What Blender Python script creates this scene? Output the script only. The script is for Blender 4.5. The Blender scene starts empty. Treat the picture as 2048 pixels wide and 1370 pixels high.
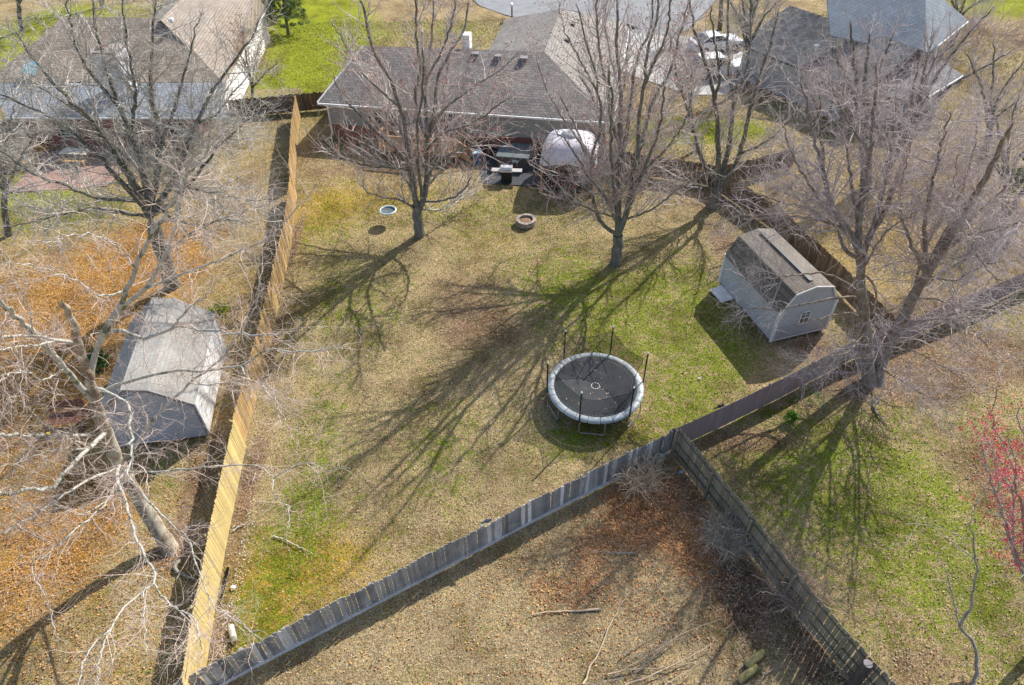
import bpy, math, random
import numpy as np
from mathutils import Vector, Matrix
random.seed(7)
SC = bpy.context.scene
COL = SC.collection
R = math.radians
# ------------------------------------------------------------------ camera, sky, sun, exposure
CAM_H, F_PX, PITCH, ROLL = 23.0, 1365.0, R(43.12), R(-1.15)
cam_d = bpy.data.cameras.new("camera"); cam = bpy.data.objects.new("camera", cam_d); COL.objects.link(cam)
cam_d.sensor_width = 36.0; cam_d.lens = F_PX / 2048 * 36.0; cam_d.clip_end = 4000; cam_d.clip_start = 0.3
cam.matrix_world = Matrix.Translation((0, 0, CAM_H)) @ Matrix.Rotation(R(90) - PITCH, 4, 'X') @ Matrix.Rotation(ROLL, 4, 'Z')
SC.camera = cam
SUN_AZ, SUN_EL = R(49.5), R(39.5)          # angle from +X, elevation
w = bpy.data.worlds.new("World"); SC.world = w; w.use_nodes = True
nt = w.node_tree; bg = nt.nodes['Background']
sky = nt.nodes.new('ShaderNodeTexSky'); sky.sky_type = 'NISHITA'; sky.sun_disc = False
sky.sun_elevation = SUN_EL; sky.sun_rotation = R(90) - SUN_AZ; sky.air_density = 1.0; sky.dust_density = 1.5
nt.links.new(sky.outputs[0], bg.inputs[0]); bg.inputs[1].default_value = 0.15
sl = bpy.data.lights.new("sun", 'SUN'); sl.energy = 5.0; sl.angle = R(0.5); sl.color = (1.0, 0.95, 0.88)
so = bpy.data.objects.new("sun", sl); COL.objects.link(so)
sd = Vector((math.cos(SUN_AZ) * math.cos(SUN_EL), math.sin(SUN_AZ) * math.cos(SUN_EL), math.sin(SUN_EL)))
so.rotation_euler = sd.to_track_quat('Z', 'Y').to_euler(); so.location = (20, 20, 40)
SC.view_settings.view_transform = 'Standard'; SC.view_settings.look = 'None'
SC.view_settings.exposure = 0.50; SC.view_settings.gamma = 1.0
SC.render.engine = 'CYCLES'
sl.angle = R(0.4)
SC.cycles.max_bounces = 5; SC.cycles.transparent_max_bounces = 12

# ------------------------------------------------------------------ surveying: photo measurement -> world
_c, _s = math.cos(PITCH), math.sin(PITCH)
_cr, _sr = math.cos(ROLL), math.sin(ROLL)
def ray(x, y):
    x -= 1024; y -= 685
    u = _cr * x + _sr * y; v = -_sr * x + _cr * y
    return np.array([u, F_PX * _c - v * _s, -F_PX * _s - v * _c])
def G(x, y, z=0.0):
    d = ray(x, y); t = (z - CAM_H) / d[2]
    return np.array([d[0] * t, d[1] * t, z])
def onY(x, y, Y):
    d = ray(x, y); t = Y / d[1]
    return np.array([d[0] * t, Y, CAM_H + d[2] * t])
def PX(P):
    P = np.atleast_2d(np.asarray(P, float)); X = P[:, 0]; Y = P[:, 1]; Z = P[:, 2] - CAM_H
    d = Y * _c - Z * _s
    x = F_PX * X / d; y = -F_PX * (Y * _s + Z * _c) / d
    return np.stack([1024 + _cr * x - _sr * y, 685 + _sr * x + _cr * y], 1)

# ------------------------------------------------------------------ node helpers
class NG:
    def __init__(s, name):
        s.m = bpy.data.materials.new(name); s.m.use_nodes = True; s.t = s.m.node_tree; s.t.nodes.clear()
        s.out = s.n('ShaderNodeOutputMaterial'); s.b = s.n('ShaderNodeBsdfPrincipled')
        s.l(s.b.outputs[0], s.out.inputs[0]); s.co = s.n('ShaderNodeTexCoord').outputs['Object']
    def n(s, t, **k):
        x = s.t.nodes.new(t)
        for a, b in k.items(): setattr(x, a, b)
        return x
    def l(s, a, b): s.t.links.new(a, b)
    def val(s, node, i, v):
        if hasattr(v, 'is_linked') or isinstance(v, bpy.types.NodeSocket): s.l(v, node.inputs[i])
        else: node.inputs[i].default_value = v
    def noise(s, scale, detail=4, rough=0.6, vec=None, out=0):
        x = s.n('ShaderNodeTexNoise'); x.inputs['Scale'].default_value = scale
        x.inputs['Detail'].default_value = detail; x.inputs['Roughness'].default_value = rough
        s.l(vec if vec is not None else s.co, x.inputs['Vector']); return x.outputs[out]
    def vor(s, scale, vec=None, out='Distance', rnd=1.0):
        x = s.n('ShaderNodeTexVoronoi'); x.inputs['Scale'].default_value = scale; x.inputs['Randomness'].default_value = rnd
        s.l(vec if vec is not None else s.co, x.inputs['Vector']); return x.outputs[out]
    def scale(s, v, vec=None):
        x = s.n('ShaderNodeMapping'); x.inputs['Scale'].default_value = v
        s.l(vec if vec is not None else s.co, x.inputs['Vector']); return x.outputs[0]
    def ramp(s, fac, stops):
        x = s.n('ShaderNodeValToRGB'); e = x.color_ramp.elements
        while len(e) < len(stops): e.new(0.5)
        for i, (p, c) in enumerate(stops):
            e[i].position = p; e[i].color = (c, c, c, 1) if isinstance(c, (int, float)) else (*c, 1)
        s.l(fac, x.inputs[0]); return x.outputs[0]
    def mix(s, f, a, b, mode='MIX'):
        x = s.n('ShaderNodeMix', data_type='RGBA', blend_type=mode)
        for i, v in ((0, f), (6, a), (7, b)):
            if isinstance(v, tuple): v = (*v, 1)
            s.val(x, i, v)
        return x.outputs[2]
    def math(s, op, a, b=0.0, clamp=False):
        x = s.n('ShaderNodeMath', operation=op, use_clamp=clamp); s.val(x, 0, a); s.val(x, 1, b); return x.outputs[0]
    def attr(s, name, out='Color'):
        x = s.n('ShaderNodeAttribute', attribute_name=name); return x.outputs[out]
    def sep(s, c):
        x = s.n('ShaderNodeSeparateColor'); s.l(c, x.inputs[0]); return x.outputs
    def bump(s, h, st=0.5, dist=0.02):
        x = s.n('ShaderNodeBump'); x.inputs['Strength'].default_value = st; x.inputs['Distance'].default_value = dist
        s.l(h, x.inputs['Height']); s.l(x.outputs[0], s.b.inputs['Normal'])
    def color(s, c):
        if isinstance(c, tuple): s.b.inputs['Base Color'].default_value = (*c, 1)
        else: s.l(c, s.b.inputs['Base Color'])
    def rough(s, r, spec=0.3, metal=0.0):
        s.b.inputs['Roughness'].default_value = r; s.b.inputs['Specular IOR Level'].default_value = spec
        s.b.inputs['Metallic'].default_value = metal

def plain(name, c, rough=0.7, spec=0.3, var=0.15, sc=6.0, metal=0.0, tint=False):
    g = NG(name); n = g.noise(sc, 5, 0.65)
    f = g.ramp(n, [(0.3, 1 - var), (0.7, 1 + var * 0.5)])
    col = g.mix(1.0, c, f, 'MULTIPLY')
    if tint: col = g.mix(1.0, col, g.attr('tint'), 'MULTIPLY')
    g.color(col); g.rough(rough, spec, metal); g.bump(g.noise(sc * 6, 3), 0.15, 0.01); return g.m
def wood(name, c1, c2, sc=3.0, moss=None, var=0.35, rough=0.85):
    """boards: grain runs along Z, per-board tint"""
    g = NG(name); v = g.scale((sc * 8, sc * 8, sc * 0.5))
    n = g.noise(1.0, 6, 0.7, v); col = g.mix(g.ramp(n, [(0.3, 0.0), (0.7, 1.0)]), c1, c2)
    n2 = g.noise(1.3, 4, 0.6); col = g.mix(g.ramp(n2, [(0.35, 0.0), (0.75, var)]), col, tuple(x * 0.45 for x in c1))
    if moss: col = g.mix(g.ramp(g.noise(0.9, 5, 0.7), [(0.5, 0.0), (0.68, 0.7)]), col, moss)
    col = g.mix(1.0, col, g.attr('tint'), 'MULTIPLY')
    g.color(col); g.rough(rough, 0.2); g.bump(n, 0.4, 0.01); return g.m
def shingles(name, c, ax, var=0.3, patch=None, row=0.17, mort=0.35):
    """ax: world-space unit vector pointing up the slope in plan; rows run across it"""
    g = NG(name); s = g.n('ShaderNodeSeparateXYZ'); g.l(g.co, s.inputs[0])
    up = g.math('ADD', g.math('MULTIPLY', s.outputs[0], ax[0]), g.math('MULTIPLY', s.outputs[1], ax[1]))
    al = g.math('ADD', g.math('MULTIPLY', s.outputs[0], -ax[1]), g.math('MULTIPLY', s.outputs[1], ax[0]))
    cb = g.n('ShaderNodeCombineXYZ'); g.l(al, cb.inputs[0]); g.l(up, cb.inputs[1])
    br = g.n('ShaderNodeTexBrick'); g.l(cb.outputs[0], br.inputs['Vector']); br.inputs['Scale'].default_value = 1.0
    br.inputs['Brick Width'].default_value = 0.34; br.inputs['Row Height'].default_value = row; br.inputs['Mortar Size'].default_value = 0.018
    br.inputs['Mortar Smooth'].default_value = 0.6; br.inputs['Bias'].default_value = 0.0
    br.inputs['Color1'].default_value = (*[x * (1 - var) for x in c], 1); br.inputs['Color2'].default_value = (*[x * (1 + var) for x in c], 1)
    br.inputs['Mortar'].default_value = (*[x * mort for x in c], 1)
    n = g.noise(0.5, 5, 0.65); col = g.mix(1.0, br.outputs[0], g.ramp(n, [(0.3, 0.78), (0.7, 1.15)]), 'MULTIPLY')
    col = g.mix(1.0, col, g.ramp(g.noise(22, 2), [(0.3, 0.85), (0.7, 1.12)]), 'MULTIPLY')
    if patch: col = g.mix(g.ramp(g.noise(0.8, 4, 0.6), [(0.5, 0.0), (0.7, 0.5)]), col, patch)
    g.color(col); g.rough(0.9, 0.2); g.bump(br.outputs['Fac'], 0.5, -0.01); return g.m
def siding(name, c, step=0.14, vertical=False, al=(1, 0)):
    g = NG(name); s = g.n('ShaderNodeSeparateXYZ'); g.l(g.co, s.inputs[0])
    if vertical: q = g.math('ADD', g.math('MULTIPLY', s.outputs[0], al[0]), g.math('MULTIPLY', s.outputs[1], al[1]))
    else: q = s.outputs[2]
    fr = g.math('FRACT', g.math('DIVIDE', q, step))
    col = g.mix(g.ramp(fr, [(0.0, 1.0), (0.12, 0.0)]), c, tuple(x * 0.42 for x in c))
    col = g.mix(1.0, col, g.ramp(g.noise(0.9, 5, 0.7), [(0.3, 0.86), (0.7, 1.05)]), 'MULTIPLY')
    g.color(col); g.rough(0.55, 0.35); g.bump(fr, 0.6, 0.015); return g.m
def brick(name, c=(0.27, 0.09, 0.055)):
    g = NG(name); s = g.n('ShaderNodeSeparateXYZ'); g.l(g.co, s.inputs[0])
    cb = g.n('ShaderNodeCombineXYZ'); g.l(g.math('ADD', s.outputs[0], s.outputs[1]), cb.inputs[0]); g.l(s.outputs[2], cb.inputs[1])
    br = g.n('ShaderNodeTexBrick'); g.l(cb.outputs[0], br.inputs['Vector']); br.inputs['Scale'].default_value = 1
    br.inputs['Brick Width'].default_value = 0.22; br.inputs['Row Height'].default_value = 0.075; br.inputs['Mortar Size'].default_value = 0.008
    br.inputs['Color1'].default_value = (*[x * 0.75 for x in c], 1); br.inputs['Color2'].default_value = (*[x * 1.25 for x in c], 1); br.inputs['Mortar'].default_value = (0.3, 0.27, 0.24, 1)
    g.color(br.outputs[0]); g.rough(0.9, 0.2); return g.m
def bark(name, c1, c2, c3=None, sc=5.0, mott=0.0, stretch=0.35):
    g = NG(name); v = g.scale((sc, sc, sc * stretch)); n = g.noise(1.0, 6, 0.7, v)
    col = g.mix(g.ramp(n, [(0.35, 0.0), (0.65, 1.0)]), c1, c2)
    if c3: col = g.mix(g.ramp(g.noise(sc * 0.45, 4, 0.6), [(0.5 - mott * 0.1, 0.0), (0.6, 1.0)]), col, c3)
    g.color(col); g.rough(0.9, 0.15); g.bump(g.noise(sc * 2.5, 5, 0.7, v), 0.8, 0.03); return g.m

# ------------------------------------------------------------------ object helpers
def thing(name, label, cat, loc=(0, 0, 0), rz=0.0, group=None):
    o = bpy.data.objects.new(name, None); COL.objects.link(o); o.empty_display_size = 0.3
    o.location = tuple(float(a) for a in loc); o.rotation_euler = (0, 0, rz); o['label'] = label; o['category'] = cat
    if group: o['group'] = group
    return o
def tag(o, label, cat, group=None, kind=None):
    if label: o['label'] = label
    if cat: o['category'] = cat
    if group: o['group'] = group
    if kind: o['kind'] = kind
    return o
def mesh_np(name, V, F, mats, parent=None, world=True, smooth=False, tint=None, midx=None):
    """V (n,3), F list of (k,4)/(k,3) arrays.  world=True: V is in world space; subtract the parent's location"""
    me = bpy.data.meshes.new(name); V = np.asarray(V, np.float32)
    if not isinstance(F, list): F = [F]
    F = [f for f in F if len(f)]
    if parent is not None and world: V = V - np.array(parent.location, np.float32)
    me.vertices.add(len(V)); me.vertices.foreach_set('co', V.ravel())
    li = np.concatenate([f.ravel() for f in F]).astype(np.int32)
    cnt = np.concatenate([np.full(len(f), f.shape[1], np.int32) for f in F])
    st = np.concatenate([[0], np.cumsum(cnt)[:-1]]).astype(np.int32)
    me.loops.add(len(li)); me.loops.foreach_set('vertex_index', li)
    me.polygons.add(len(cnt)); me.polygons.foreach_set('loop_start', st); me.polygons.foreach_set('loop_total', cnt)
    if midx is not None: me.polygons.foreach_set('material_index', np.asarray(midx, np.int32))
    if smooth: me.polygons.foreach_set('use_smooth', np.ones(len(cnt), bool))
    if not isinstance(mats, (list, tuple)): mats = [mats]
    for m in mats: me.materials.append(m)
    if tint is not None:
        a = me.color_attributes.new('tint', 'FLOAT_COLOR', 'POINT'); c = np.ones((len(V), 4), np.float32)
        tint = np.asarray(tint, np.float32)
        c[:, :3] = tint if tint.ndim == 2 else tint[:, None]
        a.data.foreach_set('color', c.ravel())
    me.update(calc_edges=True); me.validate()
    o = bpy.data.objects.new(name, me); COL.objects.link(o)
    if parent is not None: o.parent = parent
    return o
class MB:
    """collects shapes into one mesh"""
    def __init__(s): s.v = []; s.f = []; s.m = []; s.t = []
    def add(s, vs, fs, mi=0, tint=1.0):
        b = len(s.v); s.v += [tuple(map(float, v)) for v in vs]; s.t += [tint] * len(vs)
        for f in fs: s.f.append([b + i for i in f]); s.m.append(mi)
    def obox(s, o, ux, uy, uz, mi=0, tint=1.0):
        """box from corner o with edge vectors"""
        o, ux, uy, uz = map(np.asarray, (o, ux, uy, uz))
        vs = [o, o + ux, o + ux + uy, o + uy, o + uz, o + ux + uz, o + ux + uy + uz, o + uy + uz]
        s.add(vs, [(0, 3, 2, 1), (4, 5, 6, 7), (0, 1, 5, 4), (1, 2, 6, 5), (2, 3, 7, 6), (3, 0, 4, 7)], mi, tint)
    def box(s, c, sz, a=0.0, mi=0, tint=1.0, tilt=None):
        ca, sa = math.cos(a), math.sin(a); ux = np.array([ca, sa, 0]) * sz[0]; uy = np.array([-sa, ca, 0]) * sz[1]; uz = np.array([0, 0, 1.0]) * sz[2]
        if tilt is not None: uz = uz + np.array(tilt)
        s.obox(np.array(c, float) - ux / 2 - uy / 2 - np.array([0, 0, sz[2] / 2]), ux, uy, uz, mi, tint)
    def bar(s, a, b, wd, th, mi=0, tint=1.0, up=(0, 0, 1)):
        a, b = np.array(a, float), np.array(b, float); d = b - a; L = np.linalg.norm(d); d /= L
        side = np.cross(d, up); n = np.linalg.norm(side)
        side = np.array([1.0, 0, 0]) if n < 1e-5 else side / n
        u = np.cross(side, d)
        s.obox(a - side * wd / 2 - u * th / 2, side * wd, u * th, d * L, mi, tint)
    def tube(s, pts, r, k=8, mi=0, tint=1.0, cap=True, closed=False):
        pts = [np.array(p, float) for p in pts]; n = len(pts); rs = r if hasattr(r, '__len__') else [r] * n
        ring = []; prev = None
        for i, p in enumerate(pts):
            if closed: d = pts[(i + 1) % n] - pts[i - 1]
            else: d = pts[min(i + 1, n - 1)] - pts[max(i - 1, 0)]
            d = d / (np.linalg.norm(d) + 1e-9)
            if prev is None:
                ref = np.array([0, 0, 1.0]) if abs(d[2]) < 0.9 else np.array([1.0, 0, 0]); a = np.cross(d, ref)
            else: a = prev - d * np.dot(prev, d)
            a /= np.linalg.norm(a) + 1e-9; prev = a; b = np.cross(d, a)
            ring.append([p + (a * math.cos(2 * math.pi * j / k) + b * math.sin(2 * math.pi * j / k)) * rs[i] for j in range(k)])
        vs = [v for q in ring for v in q]; fs = []
        m = n if closed else n - 1
        for i in range(m):
            for j in range(k):
                i2 = (i + 1) % n; fs.append((i * k + j, i * k + (j + 1) % k, i2 * k + (j + 1) % k, i2 * k + j))
        if cap and not closed: fs += [tuple(range(k))[::-1], tuple((n - 1) * k + j for j in range(k))]
        s.add(vs, fs, mi, tint)
    def lathe(s, c, prof, k=24, mi=0, tint=1.0, cap=True):
        vs = []; fs = []; n = len(prof)
        for (r, z) in prof:
            for j in range(k):
                a = 2 * math.pi * j / k; vs.append((c[0] + r * math.cos(a), c[1] + r * math.sin(a), c[2] + z))
        for i in range(n - 1):
            for j in range(k): fs.append((i * k + j, i * k + (j + 1) % k, (i + 1) * k + (j + 1) % k, (i + 1) * k + j))
        if cap: fs += [tuple(range(k))[::-1], tuple((n - 1) * k + j for j in range(k))]
        s.add(vs, fs, mi, tint)
    def slab(s, poly, th, mi=0, tint=1.0, dirn=(0, 0, -1)):
        """polygon extruded by th along dirn"""
        P = [np.array(p, float) for p in poly]; d = np.array(dirn, float) * th; n = len(P)
        vs = P + [p + d for p in P]
        s.add(vs, [tuple(range(n)), tuple(range(2 * n - 1, n - 1, -1))] + [(i, i + n, (i + 1) % n + n, (i + 1) % n) for i in range(n)], mi, tint)
    def build(s, name, mats, parent=None, world=True, smooth=False, kind=None):
        me = bpy.data.meshes.new(name); off = np.array(parent.location) if (parent is not None and world) else np.zeros(3)
        me.from_pydata([tuple(np.array(v) - off) for v in s.v], [], s.f); me.update()
        if not isinstance(mats, (list, tuple)): mats = [mats]
        for m in mats: me.materials.append(m)
        for p, mi in zip(me.polygons, s.m): p.material_index = mi; p.use_smooth = smooth
        a = me.color_attributes.new('tint', 'FLOAT_COLOR', 'POINT')
        for i, t in enumerate(s.t):
            a.data[i].color = (t, t, t, 1) if not isinstance(t, tuple) else (*t, 1)
        o = bpy.data.objects.new(name, me); COL.objects.link(o)
        if parent is not None: o.parent = parent
        return o
def sub(o, parent):   # make o (world-built under the same root) a child of a part that sits at its root's origin
    o.parent = parent; return o

# ------------------------------------------------------------------ materials
M = {}
M['white'] = plain('white_paint', (0.78, 0.78, 0.76), 0.5)
M['black'] = plain('black_plastic', (0.02, 0.02, 0.022), 0.5)
M['dark'] = plain('dark_metal', (0.05, 0.055, 0.06), 0.5)
M['steel'] = plain('galvanised_steel', (0.45, 0.46, 0.48), 0.4, metal=0.6)
M['glass'] = plain('window_glass', (0.03, 0.045, 0.06), 0.08, 0.8, var=0.4, sc=2)
M['blueglass'] = plain('skylight_glass', (0.18, 0.38, 0.42), 0.15, 0.8)
M['tan_old'] = wood('tan_fence_wood', (0.36, 0.225, 0.09), (0.56, 0.38, 0.17), 2.0, moss=(.30, .22, .13), var=0.6)
M['tan_new'] = wood('pale_fence_wood', (0.50, 0.38, 0.15), (0.60, 0.47, 0.21), 2.0, var=0.25)
M['grey_wood'] = wood('weathered_grey_wood', (0.24, 0.235, 0.235), (0.46, 0.45, 0.44), 2.5, var=0.6)
M['brown_wood'] = wood('brown_fence_wood', (0.22, 0.165, 0.165), (0.30, 0.23, 0.23), 1.5, var=0.2)
M['green_wood'] = wood('mossy_fence_wood', (0.24, 0.205, 0.16), (0.42, 0.37, 0.28), 2.2, moss=(0.19, 0.20, 0.10), var=0.5)
M['back_wood'] = wood('old_brown_wood', (0.12, 0.085, 0.055), (0.24, 0.17, 0.11), 2.2, var=0.5)
M['deck_wood'] = wood('deck_wood', (0.33, 0.19, 0.09), (0.50, 0.32, 0.16), 2.0, var=0.3)
M['orange_wood'] = wood('orange_stained_wood', (0.55, 0.28, 0.08), (0.68, 0.40, 0.15), 2.0, var=0.2)
M['concrete'] = plain('concrete', (0.42, 0.41, 0.38), 0.9, var=0.2, sc=1.2)
M['asphalt'] = plain('asphalt', (0.24, 0.245, 0.25), 0.92, var=0.2, sc=0.9)
M['brick'] = brick('red_brick')

# ------------------------------------------------------------------ ground zones (plan-view masks stored on the sheet)
def blob(X, Y, px, py, rx, ry=None, z=0):
    c = G(px, py); ry = ry or rx
    return np.exp(-(((X - c[0]) / rx) ** 2 + ((Y - c[1]) / ry) ** 2))
def inpoly(X, Y, poly):
    ins = np.zeros(X.shape, bool); n = len(poly)
    for i in range(n):
        x1, y1 = poly[i][:2]; x2, y2 = poly[(i + 1) % n][:2]
        c = ((y1 > Y) != (y2 > Y)) & (X < (x2 - x1) * (Y - y1) / (y2 - y1 + 1e-12) + x1); ins ^= c
    return ins
TAN = [(-10.15, 8.3), (-10.9, 13.5), (-11.6, 19.6), (-12.0, 25.1), (-12.75, 32.8), (-13.7, 38.9), (-15.2, 45.8), (-16.1, 51.5)]
GREY = [(-10.1, 8.4), (-7.93, 9.58), (-4.82, 11.33), (-1.69, 13.09), (-0.14, 14.0), (2.99, 15.73), (6.45, 17.6)]
BROWN = [(6.6, 17.75), (9.17, 19.05), (12.02, 20.58), (16.03, 22.87), (18.2, 23.75), (23.9, 26.4), (30, 29.4)]
DARK = [(6.63, 17.45), (8.39, 13.49), (9.65, 10.41), (10.71, 8.27), (12.3, 5.0)]
SIDE = [(13.0, 39.0), (13.9, 37.3), (15.85, 33.33), (17.3, 28.0), (18.2, 24.2)]
BACK = [(6.9, 41.2), (10.28, 40.01), (13.0, 39.0)]
BACKX = [(13.0, 39.0), (15.01, 39.6), (19.0, 41.2)]
def masks(X, Y):
    """returns green, lush, litter(orange), dirt, olive weights 0..1"""
    leftT = inpoly(X, Y, [(-200, -20), (-9.6, -20)] + TAN + [(-17, 56), (-200, 56)])
    front = inpoly(X, Y, [(-9.6, -20)] + GREY + DARK + [(13, -20)])
    right = inpoly(X, Y, [(13, -20)] + DARK[::-1] + BROWN + [(200, 60), (200, -20)])
    rback = inpoly(X, Y, SIDE + BROWN[4:] + [(80, 45), (19, 42)])
    far = Y > 44.5 - 0.15 * (X + 4)
    main = ~(leftT | front | right | rback | far)
    g = np.zeros(X.shape); lush = np.zeros(X.shape); lit = np.zeros(X.shape); dirt = np.zeros(X.shape); olive = np.zeros(X.shape)
    B = lambda *a: blob(X, Y, *a)
    # main yard
    gm = 0.56 + .55 * B(1250, 640, 3.2, 4.0) + .65 * B(1370, 800, 1.6, 1.6) + .55 * B(1390, 600, 2.2, 3.5) + .35 * B(1120, 560, 3.0, 3) + .45 * B(1160, 870, 1.8, 1.2) \
        + .40 * B(560, 1150, 1.5, 3.0) + .35 * B(620, 1010, 1.2, 2.5) + .35 * B(470, 1240, 1.0, 1.0) + .3 * B(900, 900, 1.8, 2.5) + .3 * B(700, 610, 3, 3.5) + .25 * B(650, 450, 2, 4) \
        + .25 * B(960, 420, 5, 3) + .55 * B(1440, 700, 1.6, 2.2) + .3 * B(1300, 870, 1.2, .8) + .25 * B(640, 840, 1.2, 3)
    dm = .10 + .65 * B(960, 650, 3.5, 3) + .4 * B(900, 560, 3, 2) + .3 * B(800, 800, 3, 3) + .35 * B(470, 1150, .5, 4) + .9 * B(500, 960, .45, 3.5) + .8 * B(540, 700, .4, 5) + .9 * B(580, 500, .45, 6) + .95 * B(430, 1270, .8, 1.0) \
        + .7 * B(1230, 520, 1.2, .9) + .5 * B(840, 475, 1.1, .9) + .8 * B(1620, 690, 1.3, 1.3) + .75 * B(1450, 490, 1.2, 2.5) + .8 * B(1425, 400, 2.0, 1.5) + .6 * B(760, 340, 9, 1.5) + .5 * B(1060, 390, 3.5, 1.2)
    om = .22 + .7 * B(600, 1130, 3.5, 2.5) + .55 * B(620, 430, 3.5, 4) + .45 * B(800, 390, 5, 3) + .6 * B(500, 1240, 1.2, 1.5) + .4 * B(1290, 860, 2, 1.2) + .35 * B(1000, 480, 4, 3)
    g = np.where(main, gm, g); dirt = np.where(main, dm, dirt); olive = np.where(main, om, olive)
    # left yard
    g = np.where(leftT, .38 + .5 * B(40, 430, 5, 4) + .45 * B(200, 420, 3, 2) + .5 * B(320, 960, 1.4, 1.2) + .3 * B(200, 1200, 1.5, 2) + .35 * B(330, 1330, 1, 1) + .5 * B(440, 620, .8, 1.5), g)
    lit = np.where(leftT, np.clip(.26 * (Y < 36) + .50 * B(60, 780, 7, 9) + .36 * B(40, 600, 9, 7) + .55 * B(330, 480, 3.5, 6) + .5 * B(60, 1150, 3.5, 3.5) + .5 * B(180, 1010, 2, 2), 0, 1), lit)
    dirt = np.where(leftT, .8 * B(400, 950, .8, 5) + .5 * B(350, 1100, 1.2, 1.0) + .7 * B(480, 400, 1.5, 8) + .25 * B(200, 1300, 3, 2), dirt)
    olive = np.where(leftT, .55, olive)
    # front (bottom) yard
    g = np.where(front, .22 + .2 * B(1250, 940, .8, .5) + .25 * B(1000, 1090, 3, .5), g)
    lit = np.where(front, np.clip(.10 + .5 * B(1120, 1180, 2.2, 1.2) + 1.3 * B(1300, 1010, 2.0, 1.7) + .5 * B(1180, 1090, 1.8, .9) + .75 * B(1400, 1100, 1.3, 1.8) + .25 * B(1250, 1200, 2.2, 1.5), 0, 1), lit)
    dirt = np.where(front, .18 + .95 * B(1480, 1180, 1.1, 1.8) + .9 * B(1380, 980, .8, 1.6) + .8 * B(1640, 1300, 1.3, 1.5) + .3 * B(1300, 1200, 2.5, 1.5), dirt)
    # right front yard
    g = np.where(right, .74 + .4 * B(1650, 930, 2.6, 2) + .45 * B(1800, 1020, 3.0, 2.5) + .3 * B(1900, 1150, 2, 2.5), g)
    dirt = np.where(right, np.clip(.28 + .95 * B(1790, 760, 4.0, 1.4) + .8 * B(1500, 880, 2.8, .7) + .7 * B(1950, 700, 4, 2.0) + .45 * B(1850, 1330, 2.0, 1.2) + .5 * B(1950, 950, 1.5, 3), 0, 1), dirt)
    # right back yard
    g = np.where(rback, .22, g); olive = np.where(rback, .6, olive); dirt = np.where(rback, .35 + .4 * B(1850, 640, 4, 2), dirt)
    # far lawns
    g = np.where(far, .45, g); olive = np.where(far, .35, olive)
    lush = np.where(far, np.clip(1.2 * B(620, 110, 5.5, 13) + 1.0 * B(560, 20, 8, 12) + .9 * B(1330, 260, 3.5, 3.2) + .8 * B(1480, 260, 4, 2.4) + .6 * B(900, 60, 6, 6) + .9 * B(20, 90, 6, 14)
                + .7 * B(1080, 75, 3, 2.5) + .9 * B(1990, 10, 12, 6) + .5 * B(1300, 20, 8, 8) + .55 * B(330, 20, 12, 6), 0, 1), lush)
    lush = np.where(leftT & (Y > 38), .75 * B(30, 370, 3.5, 3.0) + .6 * B(520, 200, 2.5, 4) + .6 * B(110, 395, 3.5, 1.2), lush)
    lush = np.where((Y > 38.5) & (X > 7) & ~leftT & (Y > 40.2 - .3 * (X - 10)), np.maximum(lush, .8 * B(1340, 270, 5, 2.5)), lush)
    return [np.clip(a, 0, 1) for a in (g, lush, lit, dirt, olive)]
def gh(x, y):
    return 0.035 * np.sin(x * 0.7 + 1.3 * np.sin(y * 0.31)) * np.cos(y * 0.53 + 0.6) - 0.03

g = NG('lawn_ground')
a1 = g.sep(g.attr('zone')); a2 = g.sep(g.attr('zone2'))
nf = g.noise(9.0, 5, 0.75); nx = g.noise(26, 3, 0.7)
wv = g.n('ShaderNodeVectorMath', operation='ADD'); g.l(g.co, wv.inputs[0]); g.l(g.noise(5, 2, 0.5, None, 1), wv.inputs[1])
def cover(mask, n, sharp=9.0, lo=.76, k=.50):      # share of ground covered grows with the mask, edges broken up by noise
    return g.math('MULTIPLY', g.math('SUBTRACT', n, g.math('SUBTRACT', lo, g.math('MULTIPLY', mask, k))), sharp, True)
n1 = g.noise(1.1, 6, 0.75); n4 = g.noise(4.0, 5, 0.75); n16 = g.noise(17.0, 4, 0.8)
straw = g.mix(g.ramp(n16, [(0.30, 0.0), (0.70, 1.0)]), (0.12, 0.090, 0.048), (0.62, 0.50, 0.285))
straw = g.mix(g.ramp(n1, [(0.38, 0.0), (0.66, 0.55)]), straw, (0.26, 0.205, 0.13))
straw = g.mix(g.ramp(n4, [(0.5, 0.0), (0.72, 0.45)]), straw, (0.47, 0.42, 0.29))
oliv = g.mix(g.ramp(n16, [(0.3, 0.0), (0.7, 1.0)]), (0.15, 0.09, 0.018), (0.62, 0.44, 0.085))
grn = g.mix(g.ramp(n16, [(0.3, 0.0), (0.7, 1.0)]), (0.040, 0.085, 0.010), (0.30, 0.37, 0.030))
lsh = g.mix(g.ramp(n4, [(0.3, 0.0), (0.7, 1.0)]), (0.18, 0.24, 0.012), (0.44, 0.45, 0.04))
lsh = g.mix(g.ramp(n16, [(0.35, 0.0), (0.7, 0.6)]), lsh, (0.12, 0.19, 0.015))
lsh = g.mix(g.ramp(n1, [(0.55, 0.0), (0.72, 0.6)]), lsh, (0.42, 0.38, 0.16))
soil = g.mix(g.ramp(n16, [(0.3, 0.0), (0.7, 1.0)]), (0.085, 0.055, 0.035), (0.42, 0.29, 0.19))
vl = g.vor(13, wv.outputs[0], 'Color'); vs_ = g.sep(vl)
lfront = g.ramp(vs_[0], [(0.0, (0.10, 0.04, 0.02)), (0.35, (0.34, 0.15, 0.06)), (0.7, (0.62, 0.31, 0.12)), (1.0, (0.68, 0.46, 0.30))])
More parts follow.
